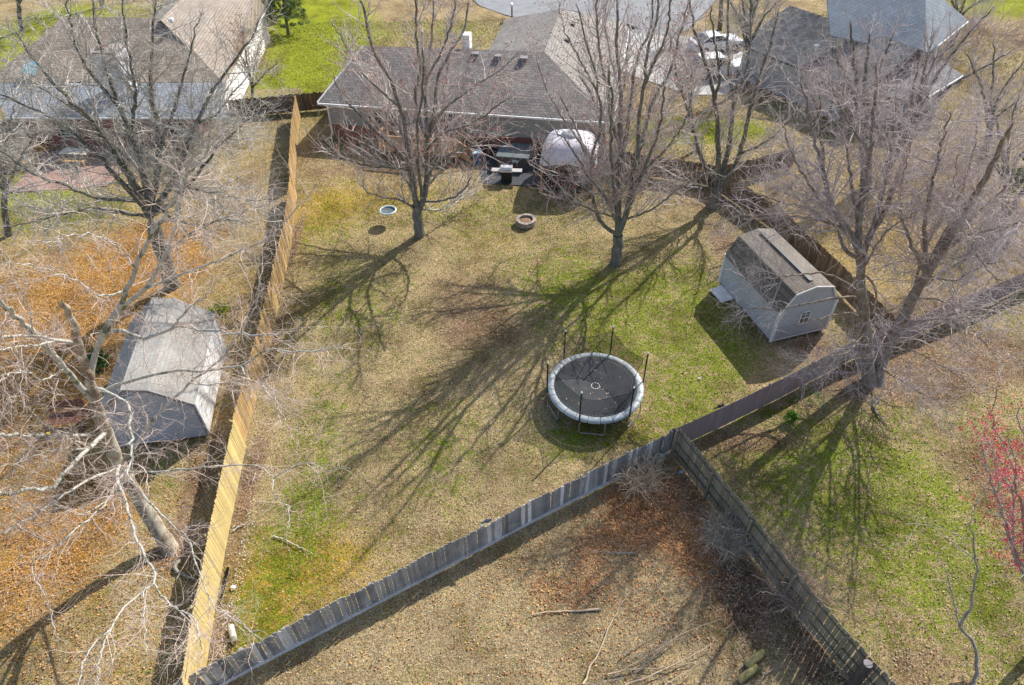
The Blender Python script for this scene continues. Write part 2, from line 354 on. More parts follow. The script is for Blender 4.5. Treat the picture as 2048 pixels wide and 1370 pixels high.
leafc = g.ramp(vs_[0], [(0.0, (0.07, 0.035, 0.014)), (0.35, (0.27, 0.13, 0.035)), (0.7, (0.55, 0.29, 0.06)), (1.0, (0.68, 0.44, 0.18))])
ldark = g.ramp(vs_[1], [(0.0, (0.07, 0.045, 0.03)), (0.5, (0.20, 0.125, 0.08)), (0.85, (0.40, 0.29, 0.20)), (1.0, (0.62, 0.50, 0.38))])
mA = g.math('ADD', g.math('MULTIPLY', n1, 0.30), g.math('ADD', g.math('MULTIPLY', n4, 0.45), g.math('MULTIPLY', n16, 0.25)))
mB = g.math('ADD', g.math('MULTIPLY', g.noise(0.9, 6, 0.75, g.scale((1, 1.3, 1))), 0.4), g.math('ADD', g.math('MULTIPLY', g.noise(3.3, 5, .75), 0.3), g.math('MULTIPLY', g.noise(13, 4, .8), 0.3)))
col = g.mix(cover(a2[0], mA, 7, .72, .42), straw, oliv)
col = g.mix(g.math('MULTIPLY', cover(a2[1], mB, 7, .72, .46), .92), col, soil)
col = g.mix(g.math('MULTIPLY', cover(a1[0], mA, 16, .652, .205), .92), col, grn)
sx_ = g.n('ShaderNodeSeparateXYZ'); g.l(g.co, sx_.inputs[0]); leafc = g.mix(g.math('GREATER_THAN', sx_.outputs[0], 0.0), leafc, lfront)
col = g.mix(g.math('MULTIPLY', cover(a1[2], mB, 9, .74, .44), .9), col, leafc)
dl = g.math('MULTIPLY', cover(a2[1], mA, 8, .70, .36), 0.8)
col = g.mix(dl, col, ldark)
col = g.mix(cover(a1[1], mB, 7, .80, .60), col, lsh)
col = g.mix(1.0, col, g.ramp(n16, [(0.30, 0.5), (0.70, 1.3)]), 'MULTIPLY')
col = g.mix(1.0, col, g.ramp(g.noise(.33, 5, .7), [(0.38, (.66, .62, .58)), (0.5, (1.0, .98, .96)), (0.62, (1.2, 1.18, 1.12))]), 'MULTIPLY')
for sc_h, amt in ((19, .55), (7, .45)):
    hc_ = g.ramp(g.sep(g.vor(sc_h, wv.outputs[0], 'Color'))[0], [(0.0, (.62, .58, .58)), (0.2, (1.18, .92, .78)), (0.4, (.88, .98, .82)), (0.6, (1.0, 1.0, 1.0)), (0.8, (1.28, 1.2, 1.1)), (1.0, (.78, .74, .86))])
    col = g.mix(amt, col, hc_, 'MULTIPLY')
sp = g.ramp(g.vor(5.5), [(0.0, 1.0), (0.06, 1.0), (0.09, 0.0)])
col = g.mix(g.math('MULTIPLY', sp, g.ramp(n4, [(0.4, 0.0), (0.6, 0.7)])), col, (0.68, 0.58, 0.46))
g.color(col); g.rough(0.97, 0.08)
g.bump(g.math('ADD', nf, g.math('MULTIPLY', nx, 0.6)), 0.9, 0.09)
M['ground'] = g.m

def axis(lo, hi, step, far):
    a = np.arange(lo, hi + 1e-6, step); e = step * np.cumsum(1.35 ** np.arange(1, 24)); e = e[e < far]
    return np.concatenate([lo - e[::-1], a, hi + e])
xs = axis(-44, 44, 0.22, 1500); ys = axis(5, 84, 0.22, 1500)
XX, YY = np.meshgrid(xs, ys); ZZ = gh(XX, YY)
nx_, ny_ = len(xs), len(ys)
idx = np.arange(nx_ * ny_).reshape(ny_, nx_)
Fq = np.stack([idx[:-1, :-1], idx[:-1, 1:], idx[1:, 1:], idx[1:, :-1]], -1).reshape(-1, 4)
ground = mesh_np('ground', np.stack([XX, YY, ZZ], -1).reshape(-1, 3), Fq, M['ground'], smooth=True)
mk = masks(XX.ravel(), YY.ravel())
for nm_, ch in (('zone', (mk[0], mk[1], mk[2])), ('zone2', (mk[4], mk[3], mk[3]))):
    at = ground.data.color_attributes.new(nm_, 'FLOAT_COLOR', 'POINT'); c = np.ones((len(mk[0]), 4), np.float32)
    for i in range(3): c[:, i] = ch[i]
    at.data.foreach_set('color', c.ravel())
ground['kind'] = 'structure'

def sheet(name, pts, mat, z=0.03):
    o = mesh_np(name, [(p[0], p[1], z) for p in pts], np.array([list(range(len(pts)))]), mat); o['kind'] = 'structure'; return o
def gp(L, z=0): return [G(x, y, z) for x, y in L]
sheet('street', gp([(880, 0 - 60), (960, 12), (1010, 30), (1085, 48), (1175, 62), (1330, 90), (1400, 40), (1440, -10), (1600, -120), (1000, -160)]), M['asphalt'], 0.028)
sheet('driveway', gp([(1150, 55), (1215, 130), (1260, 150), (1380, 190), (1450, 190), (1530, 120), (1400, 75), (1300, 70)]), M['concrete'], 0.034)
sheet('patio', gp([(960, 350), (965, 368), (1190, 378), (1225, 340), (1215, 300), (960, 290)]), M['dark'], 0.03)  # near-black colour paints in the shade that lies over this patio
pb = NG('patio_brick'); br = pb.n('ShaderNodeTexBrick'); pb.l(pb.scale((1, 1, 1)), br.inputs['Vector']); br.inputs['Scale'].default_value = 1
br.inputs['Brick Width'].default_value = .4; br.inputs['Row Height'].default_value = .2; br.inputs['Mortar Size'].default_value = .02
br.inputs['Color1'].default_value = (.29, .17, .13, 1); br.inputs['Color2'].default_value = (.38, .25, .20, 1); br.inputs['Mortar'].default_value = (.25, .17, .13, 1)
pb.color(br.outputs[0]); pb.rough(.9); M['patio'] = pb.m
sheet('brick_patio', gp([(15, 385), (60, 340), (85, 300), (230, 290), (262, 330), (215, 372), (120, 380)]), M['patio'], 0.03)

# ------------------------------------------------------------------ fences
rng = np.random.default_rng(11)
def resample(P, n=None, step=None):
    P = np.asarray(P, float); d = np.r_[0, np.cumsum(np.linalg.norm(np.diff(P, axis=0), axis=1))]
    if n is None: n = max(2, int(round(d[-1] / step)) + 1)
    t = np.linspace(0, d[-1], n); return np.stack([np.interp(t, d, P[:, k]) for k in range(P.shape[1])], 1)
def fence(name, label, cat, pts, h, mat, side=1, bw=0.14, gap=0.0, hj=0.02, tj=0.12, lean=0.01, rails=3, post_step=2.4, post_h=None,
          dog=True, kick=None, rail_tone=1.0, tops=None, tone=None, ends=True, board_on=None):
    """boards on the line, rails and posts on the `side` of it (+1 = left of the direction of travel)"""
    C2 = resample([(p[0], p[1]) for p in pts], step=bw + gap)
    base = (*C2[0], 0); t = thing(name, label, cat, base)
    b = MB(); off = 0.02
    for i in range(len(C2) - 1):
        a, c = C2[i], C2[i + 1]; d = (c - a); L = np.linalg.norm(d); d /= L; nrm = np.array([-d[1], d[0]])
        if board_on and not board_on(i): continue
        hh = h + rng.normal(0, hj) + (tops(i) if tops else 0); z0 = 0.03 + abs(rng.normal(0, 0.01))
        ww = L - gap * rng.uniform(0.5, 1.5) - 0.002; ln = rng.normal(0, lean, 2)
        o = np.array([*(a - nrm * off), z0]); sh = rng.normal(0, hj * .2)
        ux = np.array([*(d * ww), 0]); uy = np.array([*(nrm * off), 0]); up = np.array([*(d * ln[0] + nrm * ln[1]), hh - z0])
        tt = float(np.clip(rng.normal(1, tj), 0.5, 1.6)); tt = tt * (tone(i) if tone else 1)
        if dog:   # clipped top corners
            cc = min(.03, ww * .22)
            prof = [(0, 0), (1, 0), (1, 1 - .03 / hh), (1 - cc / ww, 1), (cc / ww, 1), (0, 1 - .03 / hh)]
            vs = [o + ux * x + up * z for x, z in prof] + [o + uy + ux * x + up * z for x, z in prof]
            b.add(vs, [(0, 1, 2, 3, 4, 5), tuple(range(11, 5, -1))] + [(k, k + 6, (k + 1) % 6 + 6, (k + 1) % 6) for k in range(6)], 0, tt)
        else: b.obox(o, ux, uy, up, 0, tt)
    b.build('boards', mat, t)
    Q = resample([(p[0], p[1]) for p in pts], step=post_step); dd = 0.045 * side
    zs = {3: (.25, .52, .86), 2: (.22, .82), 0: ()}[rails]
    for f in zs:
        r = MB()
        for i in range(len(Q) - 1):
            d = Q[i + 1] - Q[i]; d = d / np.linalg.norm(d); nrm = np.array([-d[1], d[0]]) * (0.03 * side)
            r.bar((*(Q[i] + nrm), h * f), (*(Q[i + 1] + nrm), h * f), 0.045, 0.095, 0, float(rng.uniform(.8, 1.05)) * rail_tone)
        r.build('rail', mat, t)
    if kick:
        r = MB()
        for i in range(len(Q) - 1):
            d = Q[i + 1] - Q[i]; d = d / np.linalg.norm(d); nrm = np.array([-d[1], d[0]]) * (-0.036 * side)
            r.bar((*(Q[i] + nrm), .11), (*(Q[i + 1] + nrm), .11), 0.03, 0.16, 0, kick)
        r.build('kick_board', mat, t)
    for i in range(len(Q)):
        if not ends and i in (0, len(Q) - 1): continue
        d = Q[min(i + 1, len(Q) - 1)] - Q[max(i - 1, 0)]; d = d / np.linalg.norm(d); nrm = np.array([-d[1], d[0]]) * (0.105 * side)
        r = MB(); ph = (post_h or h - .12); r.box((*(Q[i] + nrm), ph / 2), (.09, .09, ph), math.atan2(d[1], d[0]), 0, float(rng.uniform(.75, 1.0)))
        r.build('post', mat, t)
    return t
fence('board_fence', 'new pale yellow privacy fence running down to the grey picket fence in the lower left', 'fence', [(-9.95, 7.9)] + TAN[:2] + [(-11.45, 18.4)], 1.82, M['tan_new'], side=1, bw=.14, gap=.006, tj=.10, hj=.015, lean=.006, post_step=2.5)
fence('board_fence', 'weathered golden privacy fence along the left side of the lawn beside the pale barn', 'fence', [(-11.53, 18.45)] + TAN[2:6], 1.80, M['tan_old'], side=1, bw=.14, gap=.006, tj=.2, hj=.03, lean=.01, post_step=2.4)
fence('board_fence', 'short golden fence section nearest the brick house, stepping back from the long fence', 'fence', [(-14.0, 39.6), TAN[6], (-15.9, 50.3)], 1.78, M['tan_old'], side=1, bw=.14, tj=.1, hj=.02, post_step=2.4)
tones = rng.choice([.72, .8, .9, 1.0, 1.15, 1.9], 400, p=[.22, .22, .2, .16, .12, .08])
# raised/lowered tops run in waves like the photograph
fence('picket_fence', 'weathered grey picket fence with uneven tops crossing the bottom of the main lawn', 'fence', [(-10.6, 8.05)] + GREY, 1.46, M['grey_wood'], side=1, bw=.135, gap=.010, hj=.016, tj=.12, lean=.014,
      rails=2, post_step=2.2, kick=1.7, tone=lambda i: float(tones[i % 400]), tops=lambda i: .04 * math.sin(i * .23) + .02 * math.sin(i * .9))
fence('board_fence', 'smooth dark brown board fence behind the gambrel shed running to the right edge', 'fence', BROWN, 1.42, M['brown_wood'], side=1, bw=.14, hj=.004, tj=.04, lean=.003, post_step=2.5)
fence('board_fence', 'mossy dark fence with three rails and gaps of light running to the bottom edge', 'fence', DARK, 1.84, M['green_wood'], side=-1, bw=.145, gap=.022, hj=.02, tj=.13, lean=.012, rails=3, rail_tone=.5, post_step=2.35,  # dark rail tone paints in the shadow lines under the rails
      tone=lambda i: .85)
fence('board_fence', 'old brown fence running from the far corner past the gambrel shed', 'fence', SIDE, 1.5, M['back_wood'], side=1, bw=.14, gap=.008, hj=.03, tj=.15, post_step=2.4)
fence('board_fence', 'old brown fence between the patio canopy and the far corner', 'fence', BACK + [(13.0, 39.05)], 1.5, M['back_wood'], side=-1, bw=.14, gap=.006, hj=.03, tj=.15, post_step=2.4)
fence('board_fence', 'low brown fence closing the gap between the two left houses', 'fence', [(-22.0, 50.4), (-18.3, 51.0), (-13.4, 51.9)], 1.4, M['back_wood'], side=1, bw=.14, hj=.03, tj=.15, post_step=2.4)
fence('board_fence', 'brown fence stub right of the far corner behind the bare trees', 'fence', BACKX, 1.4, M['back_wood'], side=1, bw=.14, gap=.01, hj=.03, tj=.15, post_step=2.4)
# sawn round post standing proud of the mossy fence
t = thing('fence_post', 'thick sawn grey log post set into the mossy fence at the bottom edge', 'post', (10.62, 8.3, 0))
m = MB(); m.tube([(10.45, 8.15, 0), (10.46, 8.17, 1.0), (10.47, 8.2, 1.85)], [.17, .15, .14], 12); m.build('log', bark('dark_log', (.06, .05, .05), (.14, .11, .10)), t, smooth=False)
m = MB(); m.lathe((10.47, 8.2, 1.853), [(.135, 0), (.13, .01)], 14); m.build('cut_end', plain('sawn_end', (.27, .24, .24), .9, var=.4, sc=12), t)

# ------------------------------------------------------------------ gambrel shed on the right
def frame(O, ang):
    u = np.array([math.cos(ang), math.sin(ang), 0]); v = np.array([-u[1], u[0], 0]); O = np.array(O, float)
    return lambda a, b, z: O + u * a + v * b + np.array([0, 0, z])
SO = np.array([12.60, 24.13, 0]); SA = R(16.4)
S = frame(SO, SA)                      # a: along the gable (right), b: along the length (away)
SW, SL, SH, BH, BO, PH = 3.04, 4.88, 2.0, 2.90, .53, 3.12
shed = thing('garden_shed', 'grey gambrel roofed shed with white trim and a gable window beside the lawn', 'shed', SO)
M['sid_side'] = siding('shed_siding_vertical', (0.46, 0.50, 0.55), .14, True, (S(0, 1, 0) - S(0, 0, 0))[:2])
M['sid_gab'] = siding('shed_siding', (0.46, 0.50, 0.55), .13)
m = MB(); prof = [(0, .15), (SW, .15), (SW, SH), (SW - BO, BH), (SW / 2, PH), (BO, BH), (0, SH)]
m.add([S(a, 0, z) for a, z in prof], [tuple(range(7))], 0); m.add([S(a, SL, z) for a, z in prof], [tuple(range(6, -1, -1))], 0)
m.add([S(0, 0, .15), S(0, SL, .15), S(0, SL, SH), S(0, 0, SH)], [(3, 2, 1, 0)], 1); m.add([S(SW, 0, .15), S(SW, SL, .15), S(SW, SL, SH), S(SW, 0, SH)], [(0, 1, 2, 3)], 1)
m.build('wall', [M['sid_gab'], M['sid_side']], shed)
m = MB()
for a in (.1, SW / 2, SW - .1): m.bar(S(a, .02, .08), S(a, SL - .02, .08), .12, .13)
m.build('skid', M['back_wood'], shed)
ud = (S(1, 0, 0) - S(0, 0, 0))[:2]
M['shg_shed'] = shingles('shed_shingles', (0.20, 0.175, 0.15), ud, .18, None, .14, .6)
m = MB(); ov = .07; th = .05
rp = [(-ov, SH - .12), (BO - .02, BH + .03), (SW / 2, PH + .05), (SW - BO + .02, BH + .03), (SW + ov, SH - .12)]
for i in range(4):
    p, q = rp[i], rp[i + 1]; m.slab([S(p[0], -.06, p[1]), S(q[0], -.06, q[1]), S(q[0], SL + .06, q[1]), S(p[0], SL + .06, p[1])], th, 0, 1.0, (0, 0, 1))
roof = m.build('roof', M['shg_shed'], shed)
m = MB(); m.slab([S(SW / 2 - .11, .35, PH + .125), S(SW / 2 + .11, .35, PH + .125), S(SW / 2 + .11, SL - .35, PH + .125), S(SW / 2 - .11, SL - .35, PH + .125)], .03, 0, 1, (0, 0, 1)); m.build('ridge_vent', M['black'], shed)
m = MB()
for i in range(4):
    p, q = rp[i], rp[i + 1]; m.bar(S(p[0], -.085, p[1] + .01), S(q[0], -.085, q[1] + .01), .03, .1)
m.build('rake_trim', M['white'], shed)
for (a, b, z0, z1) in ((-.02, -.02, .14, SH), (SW + .02, -.02, .14, SH), (-.02, SL + .02, .14, SH)):
    m = MB(); m.bar(S(a, b, z0), S(a, b, z1), .12, .12, up=(math.cos(SA), math.sin(SA), 0)); m.build('corner_board', M['white'], shed)
m = MB(); m.bar(S(.06, -.03, .17), S(SW - .06, -.03, .17), .03, .06); m.build('base_trim', M['white'], shed)
win = MB(); wx, wz, ww, wh = SW * .5, 1.28, .56, .80
for (a0, a1, z0, z1) in ((-ww / 2, ww / 2, -wh / 2, -wh / 2 + .05), (-ww / 2, ww / 2, wh / 2 - .05, wh / 2), (-ww / 2, -ww / 2 + .05, -wh / 2, wh / 2), (ww / 2 - .05, ww / 2, -wh / 2, wh / 2),
                         (-ww / 2, ww / 2, -.02, .02), (-.012, .012, -wh / 2, wh / 2), (-ww / 2, ww / 2, wh / 4 - .01, wh / 4 + .01)):
    win.obox(S(wx + a0, -.05, wz + z0), S(a1 - a0, 0, 0) - S(0, 0, 0), S(0, .045, 0) - S(0, 0, 0), (0, 0, z1 - z0))
wf = win.build('window', M['white'], shed)
m = MB(); m.obox(S(wx - ww / 2 + .02, -.02, wz - wh / 2 + .02), S(ww - .04, 0, 0) - S(0, 0, 0), S(0, .01, 0) - S(0, 0, 0), (0, 0, wh - .04)); sub(m.build('pane', M['glass'], shed), wf)
m = MB(); m.slab([S(-.75, SL - 1.5, .16), S(-.05, SL - 1.5, .2), S(-.05, SL - .3, .2), S(-.75, SL - .3, .06)], .05); m.build('ramp', M['white'], shed)

# ------------------------------------------------------------------ pale barn shed on the left
LO = np.array([-16.75, 18.45, 0]); LA = R(8.6); Lf = frame(LO, LA); LW, LL, LH, LP = 3.6, 5.6, 2.15, 3.45
barn = thing('barn_shed', 'pale barn shed with grey shingles and a white side wall beside the golden fence', 'shed', LO)
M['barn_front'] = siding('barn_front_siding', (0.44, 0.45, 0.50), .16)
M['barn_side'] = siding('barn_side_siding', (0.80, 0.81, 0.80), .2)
pk = .36 * LW; m = MB(); pf = [(0, .1), (LW, .1), (LW, LH), (LW * .62, LP - .22), (pk, LP), (0, LH + .15)]
m.add([Lf(a, 0, z) for a, z in pf], [tuple(range(6))], 0); m.add([Lf(a, LL, z) for a, z in pf], [tuple(range(5, -1, -1))], 0)
m.add([Lf(0, 0, .1), Lf(0, LL, .1), Lf(0, LL, LH + .15), Lf(0, 0, LH + .15)], [(3, 2, 1, 0)], 1)
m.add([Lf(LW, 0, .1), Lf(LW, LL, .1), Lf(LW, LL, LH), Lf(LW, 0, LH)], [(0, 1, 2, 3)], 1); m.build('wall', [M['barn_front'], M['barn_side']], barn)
M['shg_barn'] = shingles('barn_shingles', (0.30, 0.29, 0.27), (math.cos(LA), math.sin(LA)), .07, (.17, .165, .16), .14, .85)
m = MB(); rp2 = [(-.12, LH + .04), (pk, LP + .03), (LW * .62, LP - .17), (LW + .08, LH + .0)]
for i in range(3):
    p, q = rp2[i], rp2[i + 1]; m.slab([Lf(p[0], -.12, p[1]), Lf(q[0], -.12, q[1]), Lf(q[0], LL + .1, q[1]), Lf(p[0], LL + .1, p[1])], .05, 0, 1, (0, 0, 1))
m.build('roof', M['shg_barn'], barn)
m = MB()
for i in range(3):
    p, q = rp2[i], rp2[i + 1]; m.bar(Lf(p[0], -.14, p[1]), Lf(q[0], -.14, q[1]), .03, .13)
M['gtrim'] = plain('grey_trim', (.2, .2, .21), .7); m.build('rake_trim', M['gtrim'], barn); m = MB(); m.bar(Lf(LW + .02, -.03, .1), Lf(LW + .02, -.03, LH), .1, .1, up=(math.cos(LA), math.sin(LA), 0)); m.build('corner_board', M['gtrim'], barn)
m = MB(); m.obox(Lf(pk - .18, -.06, LP - .62), Lf(.42, 0, 0) - Lf(0, 0, 0), Lf(0, .05, 0) - Lf(0, 0, 0), (0, 0, .3)); vf = m.build('gable_vent', plain('blue_vent', (.30, .42, .52), .5), barn)
m = MB()
for k in range(4): m.obox(Lf(pk - .16, -.075, LP - .60 + k * .07), Lf(.38, 0, 0) - Lf(0, 0, 0), Lf(0, .02, 0) - Lf(0, 0, 0), (0, 0, .03))
sub(m.build('louvre', plain('vent_louvre', (.2, .28, .36), .5), barn), vf)

# ------------------------------------------------------------------ trampoline
TC = np.array([3.66, 20.72, 0]); TR = 2.17; TA = math.atan2(22.51 - 20.72, 2.36 - 3.66)
tr = thing('trampoline', 'round black trampoline with pale blue padding and a sagging net on the lawn', 'trampoline', TC)
def pol(r, a, z): return (TC[0] + r * math.cos(a), TC[1] + r * math.sin(a), z)
MH = .86; N = 72
m = MB(); m.lathe(TC, [(0, MH - .01), (1.82, MH - .01), (1.82, MH + .005), (0.02, MH + .005)], 64, cap=False)
for k in range(10):   # dashed white target ring in the middle of the mat
    a0 = k * 2 * math.pi / 10
    ps = [pol(.17, a0 + x, MH + .012) for x in (0, .2, .4)]; qs = [pol(.195, a0 + x, MH + .012) for x in (.4, .2, 0)]
    m.add(ps + qs, [(0, 1, 4, 5), (1, 2, 3, 4)], 1)
g = NG('jump_mat'); g.color(g.mix(g.ramp(g.noise(1.6, 4), [(.3, 0), (.7, 1)]), (.022, .025, .030), (.05, .054, .060))); g.rough(.75, .35); M['mat'] = g.m
m.build('jump_mat', [M['mat'], M['white']], tr)
m = MB(); m.tube([pol(2.03, 2 * math.pi * k / 48, MH - .02) for k in range(48)], .03, 6, closed=True); m.build('frame_ring', M['steel'], tr)
g = NG('pad_vinyl'); n = g.noise(3, 4); g.color(g.mix(1.0, g.mix(g.ramp(n, [(.3, 0.), (.7, 1.)]), (.33, .38, .40), (.50, .53, .53)), g.attr('tint'), 'MULTIPLY')); g.rough(.45, .4); g.bump(n, .3, .02); M['pad'] = g.m
m = MB()
for s in range(24):
    a0, a1 = 2 * math.pi * s / 24 + .006, 2 * math.pi * (s + 1) / 24 - .006; tt = float(rng.uniform(.88, 1.08)); vs = []
    for k in range(5):
        a = a0 + (a1 - a0) * k / 4; bz = .012 * math.sin(math.pi * k / 4)
        vs += [pol(1.83, a, MH + .015), pol(1.87, a, MH + .05 + bz), pol(2.06, a, MH + .05 + bz), pol(2.13, a, MH - .0), pol(2.12, a, MH - .09)]
    m.add(vs, [(k * 5 + j, k * 5 + j + 1, k * 5 + j + 6, k * 5 + j + 5) for k in range(4) for j in range(4)], 0, tt)
m.build('safety_pad', M['pad'], tr, smooth=True)
m = MB()
for k in range(0, 72): m.tube([pol(1.73, 2 * math.pi * k / 72, MH), pol(2.02, 2 * math.pi * k / 72, MH - .02)], .012, 4)
m.build('spring', M['steel'], tr, kind=None)
PH_ = 2.62; pang = [TA - k * math.pi / 3 for k in range(6)]
for k, a in enumerate(pang):
    m = MB(); m.tube([pol(2.17, a, .78), pol(2.17, a, PH_ - .05)], .032, 8); pl = m.build('net_pole', M['black'], tr)
    m = MB(); m.tube([pol(2.17, a, PH_ - .05), pol(2.17, a, PH_ - .02), pol(2.17, a, PH_ + .02)], [.042, .045, .02], 8); sub(m.build('pole_cap', M['white'], tr), pl)
for k in range(6):      # U-shaped leg frames hanging from the ring
    a = pang[k]; b_ = a + .52 * (1 if k % 2 else 1)
    m = MB(); m.tube([pol(2.10, a, MH - .05), pol(2.13, a, .12), pol(2.12, a + .04, .03), pol(2.05, (a + b_) / 2, .03), pol(2.12, b_ - .04, .03), pol(2.13, b_, .12), pol(2.08, b_, MH - .05)], .025, 8)
    m.build('leg', M['steel'], tr)
g = NG('net_mesh'); tb = g.n('ShaderNodeBsdfTransparent'); mx = g.n('ShaderNodeMixShader'); mx.inputs[0].default_value = .42
g.color((.045, .055, .05)); g.rough(.9, .1); g.l(tb.outputs[0], mx.inputs[1]); g.l(g.b.outputs[0], mx.inputs[2]); g.l(mx.outputs[0], g.out.inputs[0]); M['net'] = g.m
nv = []; K = 90; H2 = 7
def nettop(a):      # height and radius of the sagging top edge
    ph = ((a - TA) % (math.pi / 3)) / (math.pi / 3); q = 1 - 4 * ph * (1 - ph)
    front = .5 + .5 * math.cos(a - R(-100)); z = 2.45 - .20 * (1 - q) - .55 * front * (1 - .35 * q); r = 2.02 * q + 1.72 * (1 - q) - .15 * front * (1 - q)
    return z, r
for k in range(K):
    a = 2 * math.pi * k / K; zt, rt = nettop(a)
    for j in range(H2):
        f = j / (H2 - 1); r = 1.73 * (1 - f) + rt * f - .07 * math.sin(f * math.pi) + .015 * math.sin(a * 23 + j); nv.append(pol(r, a, MH + .02 + (zt - MH) * f))
ia = np.arange(K); Fn = np.concatenate([np.stack([ia * H2 + j, ((ia + 1) % K) * H2 + j, ((ia + 1) % K) * H2 + j + 1, ia * H2 + j + 1], 1) for j in range(H2 - 1)])
mesh_np('safety_net', nv, Fn, M['net'], tr, smooth=True)
m = MB(); m.tube([pol(nettop(2 * math.pi * k / K)[1], 2 * math.pi * k / K, MH + nettop(2 * math.pi * k / K)[0] - MH) for k in range(K)], .011, 4, closed=True)
for a in pang:
    zt, rt = nettop(a); m.tube([pol(rt, a, zt), pol(2.17, a, PH_ - .12)], .008, 4); m.tube([pol(2.15, a, 1.0), pol(1.75, a, .95)], .01, 4)
ra = pang[1]; m.tube([pol(nettop(ra + .1)[1], ra + .1, 2.3), pol(1.2, ra + .6, 1.5), pol(.9, ra + 1.5, .9)], .014, 5)
m.build('net_cord', M['black'], tr)
lv = thing('leaf_litter', 'small dry leaves scattered on the black trampoline mat', 'leaves', (TC[0], TC[1], MH)); lv.name = 'mat_leaves'
m = MB()
for k in range(44):
    a = rng.uniform(0, 6.28); r = 1.6 * math.sqrt(rng.uniform(0, 1)); c = np.array(pol(r, a - .0, MH + .015)); c[1] -= .25 * (r < 1.2); q = rng.uniform(0, 6.28); L = rng.uniform(.025, .05)
    u = np.array([math.cos(q), math.sin(q), .1]) * L; v = np.array([-math.sin(q), math.cos(q), .2]) * L * .6
    m.add([c - u, c - v, c + u + (0, 0, .01), c + v + (0, 0, .02)], [(0, 1, 2, 3)], 0, float(rng.uniform(.7, 1.2)))
m.build('leaves', plain('dry_leaf', (.55, .38, .22), .9, tint=True), lv); lv['category'] = 'leaves'

# ------------------------------------------------------------------ houses
def house_part(name, poly, th, mat, root, d=(0, 0, -1)):
    m = MB(); m.slab(poly, th, 0, 1.0, d); return m.build(name, mat, root)
def wallquad(m, a, b, z0, z1, mi=0, tint=1.0, off=0.0):
    a = np.array(a, float); b = np.array(b, float); a[2] = b[2] = 0
    d = (b - a) / np.linalg.norm(b - a); nrm = np.array([d[1], -d[0], 0]) * off     # outward = right of a->b
    a, b = a + nrm, b + nrm; z0 = np.array([0, 0, z0]); z1 = np.array([0, 0, z1]); m.add([a + z0, b + z0, b + z1, a + z1], [(0, 1, 2, 3)], mi, tint)
# central brick-and-siding house
EZ, RZ = 2.6, 5.0
EL, ER = G(636, 207, EZ), G(1226, 246, EZ)
hu = (ER - EL) / np.linalg.norm(ER - EL); hv = np.array([-hu[1], hu[0], 0])
RR = G(1088, 106, RZ); Lh = np.linalg.norm(ER - EL); D = 5.2
def HC(a, b, z): q = EL + hu * a + hv * b; q[2] = z; return q
hc = thing('house', 'single storey house with grey shingle roof, grey siding and brick base behind the lawn', 'house', EL * (1, 1, 0))
M['shg_c'] = shingles('house_shingles', (0.255, 0.228, 0.205), hv[:2], .22, (0.27, 0.25, 0.22), .2)
M['shg_cx'] = shingles('house_shingles_cross', (0.29, 0.265, 0.235), -hu[:2], .18, (0.29, 0.27, 0.24), .2)
ax = Lh - 5.4; W = 5.4; lz = 19.0    # ridge of the rear wing runs back at a = ax
mr = MB(); t_ = .08
for poly, mi in (([HC(0, 0, EZ), HC(Lh, 0, EZ), HC(ax, D, RZ), HC(2.2, D * .86, RZ)], 0), ([HC(0, 0, EZ), HC(2.2, D * .86, RZ), HC(0, D * 1.9, EZ)], 1),
                 ([HC(2.2, D * .86, RZ), HC(ax, D, RZ), HC(ax - W, D * 2, EZ), HC(0, D * 1.9, EZ)], 0),
                 ([HC(Lh, 0, EZ), HC(Lh, lz, EZ), HC(ax, lz - 4.6, RZ), HC(ax, D, RZ)], 1), ([HC(ax, D, RZ), HC(ax, lz - 4.6, RZ), HC(ax - W, lz, EZ), HC(ax - W, D * 2, EZ)], 1),
                 ([HC(Lh, lz, EZ), HC(ax - W, lz, EZ), HC(ax, lz - 4.6, RZ)], 0)):
    mr.slab(poly, t_, mi, 1.0, (0, 0, 1))
rf = mr.build('roof', [M['shg_c'], M['shg_cx']], hc)
m = MB(); m.bar(HC(-.02, 0, EZ + .05), HC(2.2, D * .86, RZ + .06), .12, .14); m.bar(HC(0, -.05, EZ + .0), HC(Lh, -.05, EZ + .0), .12, .12); m.bar(HC(Lh + .05, 0, EZ), HC(Lh + .05, lz, EZ), .12, .12); m.build('gutter', M['white'], hc)
M['sid_c'] = siding('house_siding', (0.38, 0.365, 0.34), .16)
m = MB(); o_ = .45
c = [HC(o_, o_, 0), HC(Lh - o_, o_, 0), HC(Lh - o_, lz - .4, 0), HC(ax - W + o_, lz - .4, 0), HC(ax - W + o_, D * 2, 0), HC(o_, D * 2, 0)]
for i in range(6): wallquad(m, c[i], c[(i + 1) % 6], .9, EZ - .002)
m.build('wall', M['sid_c'], hc)
m = MB()
for i in range(6): wallquad(m, c[i], c[(i + 1) % 6], 0, .9, 0, 1.0, .012)
m.build('foundation', M['brick'], hc)
m = MB(); p = HC(o_, o_, 0); m.bar(p + (0, 0, 0.05), p + (0, 0, EZ - .05), .12, .12, up=hu); m.build('downspout', M['white'], hc)
